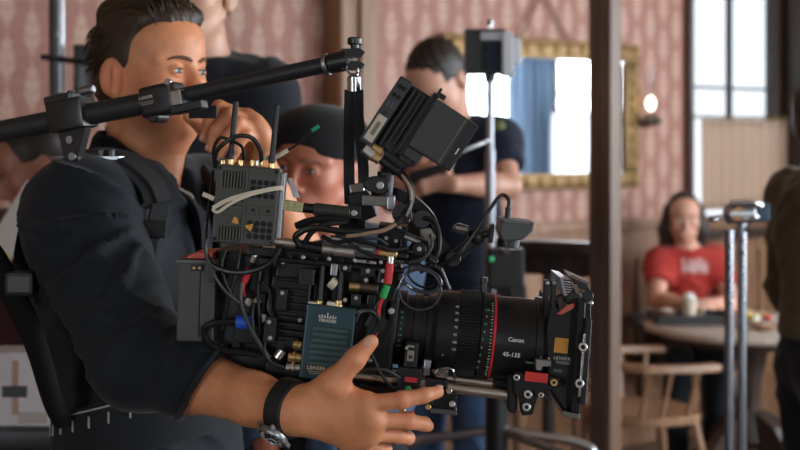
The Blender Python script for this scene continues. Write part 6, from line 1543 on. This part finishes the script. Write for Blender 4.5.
cable([(382.5, 298, -.092), (379, 308, -.092), (378, 322, -.09), (375, 336, -.088), (368, 345, -.085)], .0024, M_redb, cb, 'red_cable')
cable([(384, 298, -.09), (378, 304, -.09), (372, 315, -.088), (366, 325, -.086)], .0022, M_cabg, cb)
rc('red_boot', q(250, 268, -.07), q(244, 283, -.07), .0050, M_redb, cb); cable([(252, 262, -.07), (256, 254, -.07), (262, 246, -.06)], .0040, M_silv, cb, 'metal_plug'); cable([(244.5, 279, -.07), (243, 289, -.072), (244.5, 296, -.07)], .0030, M_redb, cb, 'red_cable'); cable([(242, 283, -.072), (241, 300, -.075), (246, 318, -.078), (254, 334, -.08), (262, 347, -.08), (270, 358, -.08)], .0032, M_cabg, cb)
rc('blue_boot', q(236, 322, -.07), q(251, 322.5, -.07), .0092, M_blue, cb); cable([(236, 322, -.07), (224, 322, -.072), (212, 324, -.074), (204, 330, -.07), (208, 342, -.065), (222, 350, -.062), (242, 352, -.06), (256, 354, -.06)], .0048, M_cab, cb)
# looms and loops
for pts, r_, m_ in (
    ([(280, 248, -.09), (270, 263, -.095), (252, 271, -.095), (232, 272, -.09), (214, 266, -.085), (207, 256, -.08)], .0038, M_cab),
    ([(205, 238, -.08), (206, 255, -.085), (214, 275, -.088), (226, 292, -.085), (240, 303, -.08)], .0022, M_cabg),
    ([(240, 249, -.07), (237, 270, -.075), (228, 300, -.075), (222, 330, -.07)], .0032, M_cab),
    ([(300, 246, -.09), (296, 236, -.095), (312, 228, -.098), (340, 231, -.098), (368, 232, -.095), (390, 228, -.09), (402, 218, -.085)], .0046, M_cab),
    ([(346, 236, -.098), (366, 233.5, -.098), (384, 230, -.095), (396, 224, -.09)], .0030, M_cabt),
    ([(304, 244, -.09), (312, 232, -.094), (326, 224, -.094), (346, 222, -.09)], .0040, M_cab),
    ([(296, 226, -.08), (310, 221, -.085), (330, 219, -.085), (348, 222, -.08)], .0050, M_cab),
    ([(314, 212, -.08), (322, 222, -.085), (340, 236, -.09), (362, 251, -.094), (384, 259, -.094), (404, 262, -.09)], .0024, M_cab),
    ([(398, 172, -.05), (408, 182, -.055), (411, 195, -.06), (408, 208, -.07), (404, 216, -.075)], .0056, M_cab),
    ([(402, 175, -.055), (409, 186, -.061), (411, 198, -.066), (407, 210, -.073)], .0026, M_cabt),
    ([(424, 218, -.05), (434, 221, -.055), (439, 234, -.058), (438, 252, -.06), (431, 265, -.062), (420, 272, -.06)], .0036, M_cab),
    ([(398, 229, -.055), (414, 236, -.062), (428, 242, -.062), (429, 255, -.06)], .0016, M_cabg),
    ([(401, 240, -.055), (402, 248, -.06), (414, 253, -.065)], .0016, M_cabg),
    ([(262, 262, -.06), (258, 290, -.065), (260, 320, -.07), (262, 345, -.07), (270, 362, -.075), (286, 368, -.08)], .0026, M_cab),
    ([(272, 312, -.08), (268, 330, -.085), (265, 350, -.085), (272, 362, -.085), (284, 367, -.086)], .0018, M_cabg),
    ([(254, 303, -.06), (252, 318, -.065), (256, 340, -.066), (268, 356, -.07), (280, 362, -.078)], .0040, M_cab),
    ([(353, 325, -.09), (356, 313, -.094), (367, 310, -.096), (377, 316, -.095), (378, 326, -.092), (370, 338, -.09), (362, 343, -.085)], .0032, M_cab),
    ([(356, 322, -.092), (360, 313, -.097), (371, 311, -.098), (379, 318, -.095)], .0020, M_cabg),
    ([(360, 345, -.085), (370, 352, -.088), (380, 372, -.088), (390, 386, -.085), (398, 392, -.08)], .0026, M_cab),
    ([(352, 373, -.085), (370, 369, -.088), (388, 371, -.088), (400, 378, -.085)], .0024, M_cabg),
    ([(342, 350, -.075), (360, 366, -.08), (380, 374, -.08), (398, 376, -.078)], .0026, M_cab)):
    cable(pts, r_, m_, cb)
# coiled lead hanging over the lens mount
def coil(cx, cy, rx_, ry_, d, r_, m_, a0=0, a1=360, tilt=0):
    ct, st = math.cos(math.radians(tilt)), math.sin(math.radians(tilt)); pts = []
    for i in range(25):
        a = math.radians(a0+(a1-a0)*i/24); x, y = rx_*math.cos(a), ry_*math.sin(a); pts.append((cx+x*ct-y*st, cy+x*st+y*ct, d-.004*i/24))
    bm = BM(); tube(bm, [q(*p) for p in pts], r_, 8, 3); obj('coiled_lead', bm, m_, cb, smooth=True)
M_lead = mat('lead_gloss', (.045, .046, .05), .22, spec=.7)
coil(420, 279, 20, 11, -.076, .0016, M_lead, 0, 350, 22); coil(423, 281, 19, 12, -.080, .0015, M_lead, 20, 380, 12); coil(420, 290, 21, 20, -.083, .0014, M_lead, -40, 320, 5); coil(422, 276, 15, 10, -.073, .0016, M_cab, 10, 340, 30)
for x0_, y0_, x1_, y1_ in ((440, 268, 449, 290), (428, 262, 441, 270)): rc('lead_plug', q(x0_, y0_, -.06), q(x1_, y1_, -.06), .0036, M_blackm, cb)
rb('mount_lever', 388, 310, 8, 22, -.062, -.03, M_body, cb, bev=.003); rc('lever_screw', q(391, 311, -.062), q(391, 311, -.066), .0048, M_silv, cb)
# slim lead with green tip behind the aerials
cable([(262, 158, -.07), (275, 157, -.06), (288, 150, -.06)], .0032, M_ivory, cb, 'white_sleeve'); cable([(288, 150, -.06), (298, 144, -.06), (306, 136, -.06), (313, 130, -.06)], .0014, M_cab, cb); rc('green_tip', q(311.5, 131, -.06), q(319, 126, -.06), .0030, mat('jade_plastic', (.02, .30, .20), .35), cb)
poly('blue_cloth', [(251, 363), (259, 361), (273, 368), (272, 377), (252, 377)], -.03, -.02, mat('pale_blue_cloth', (.26, .36, .55), .8, var=.2), cb)
# white tag beside the receiver
poly('white_tag', [(288, 178), (292, 178), (297, 190), (300, 198), (293, 197)], -.06, -.058, mat('tag_white', (.55, .57, .62), .6), cb)

# ---- small fittings that crowd the cage
ft = empty('cage_fittings', q(340, 262, -.08), parent=rig)
for i in range(9):
    x = 290+i*13; y = 259+(x-330)*.06
    rc('rail_stud', q(x, y, -.083), q(x, y, -.090), .0030, M_silv if i % 2 else M_anod, ft)
for i in range(5): rc('threaded_hole', q(384+i*4.6, 234+i*3.2, -.0502), q(384+i*4.6, 234+i*3.2, -.0512), .0021, M_dark, ft, .0001)
for x, y, w, h, m_ in ((345, 268, 12, 8, M_anod), (368, 272, 14, 9, M_body), (334, 270, 7, 12, M_steel), (383, 276, 9, 16, M_anod), (356, 300, 10, 12, M_body), (371, 300, 8, 10, M_anod), (268, 262, 16, 7, M_anod), (282, 300, 10, 22, M_body), (270, 330, 12, 26, M_body)):
    rb('bracket', x, y, w, h, -.088, -.06, m_, ft)
for x, y, r_ in ((345, 268, .003), (368, 271, .0032), (383, 271, .0028), (383, 281, .0028), (356, 298, .0028), (269, 322, .003), (270, 338, .003), (282, 293, .0028)):
    rc('bracket_screw', q(x, y, -.088), q(x, y, -.091), r_, M_silv, ft, .0004)
rc('cross_pin', q(330, 238, -.085), q(348, 240, -.085), .0042, M_silv, ft); rc('cross_pin', q(404, 236, -.055), q(420, 243, -.055), .0036, M_silv, ft)
rc('ratchet_lever', q(421, 250, -.06), q(437, 263, -.065), .0046, M_blackm, ft); rc('ratchet_hub', q(419, 249, -.055), q(419, 249, -.07), .0095, M_anod, ft); rc('ratchet_screw', q(419, 249, -.07), q(419, 249, -.073), .0036, M_silv, ft)
for pts, r_, m_ in (
    ([(322, 236, -.09), (336, 243, -.096), (352, 240, -.098), (372, 244, -.096), (392, 250, -.09), (408, 248, -.08)], .0030, M_cab),
    ([(350, 232, -.09), (362, 238, -.095), (378, 239, -.095), (388, 245, -.09)], .0020, M_lead),
    ([(402, 262, -.075), (412, 262, -.08), (424, 258, -.08), (432, 246, -.075), (431, 234, -.07)], .0024, M_lead),
    ([(262, 282, -.075), (270, 292, -.08), (268, 308, -.084), (276, 320, -.084)], .0024, M_cab),
    ([(226, 250, -.08), (222, 264, -.084), (226, 284, -.082), (236, 300, -.078)], .0026, M_cab),
    ([(392, 300, -.075), (396, 290, -.08), (404, 284, -.082), (412, 288, -.08)], .0022, M_lead)):
    cable(pts, r_, m_, ft)
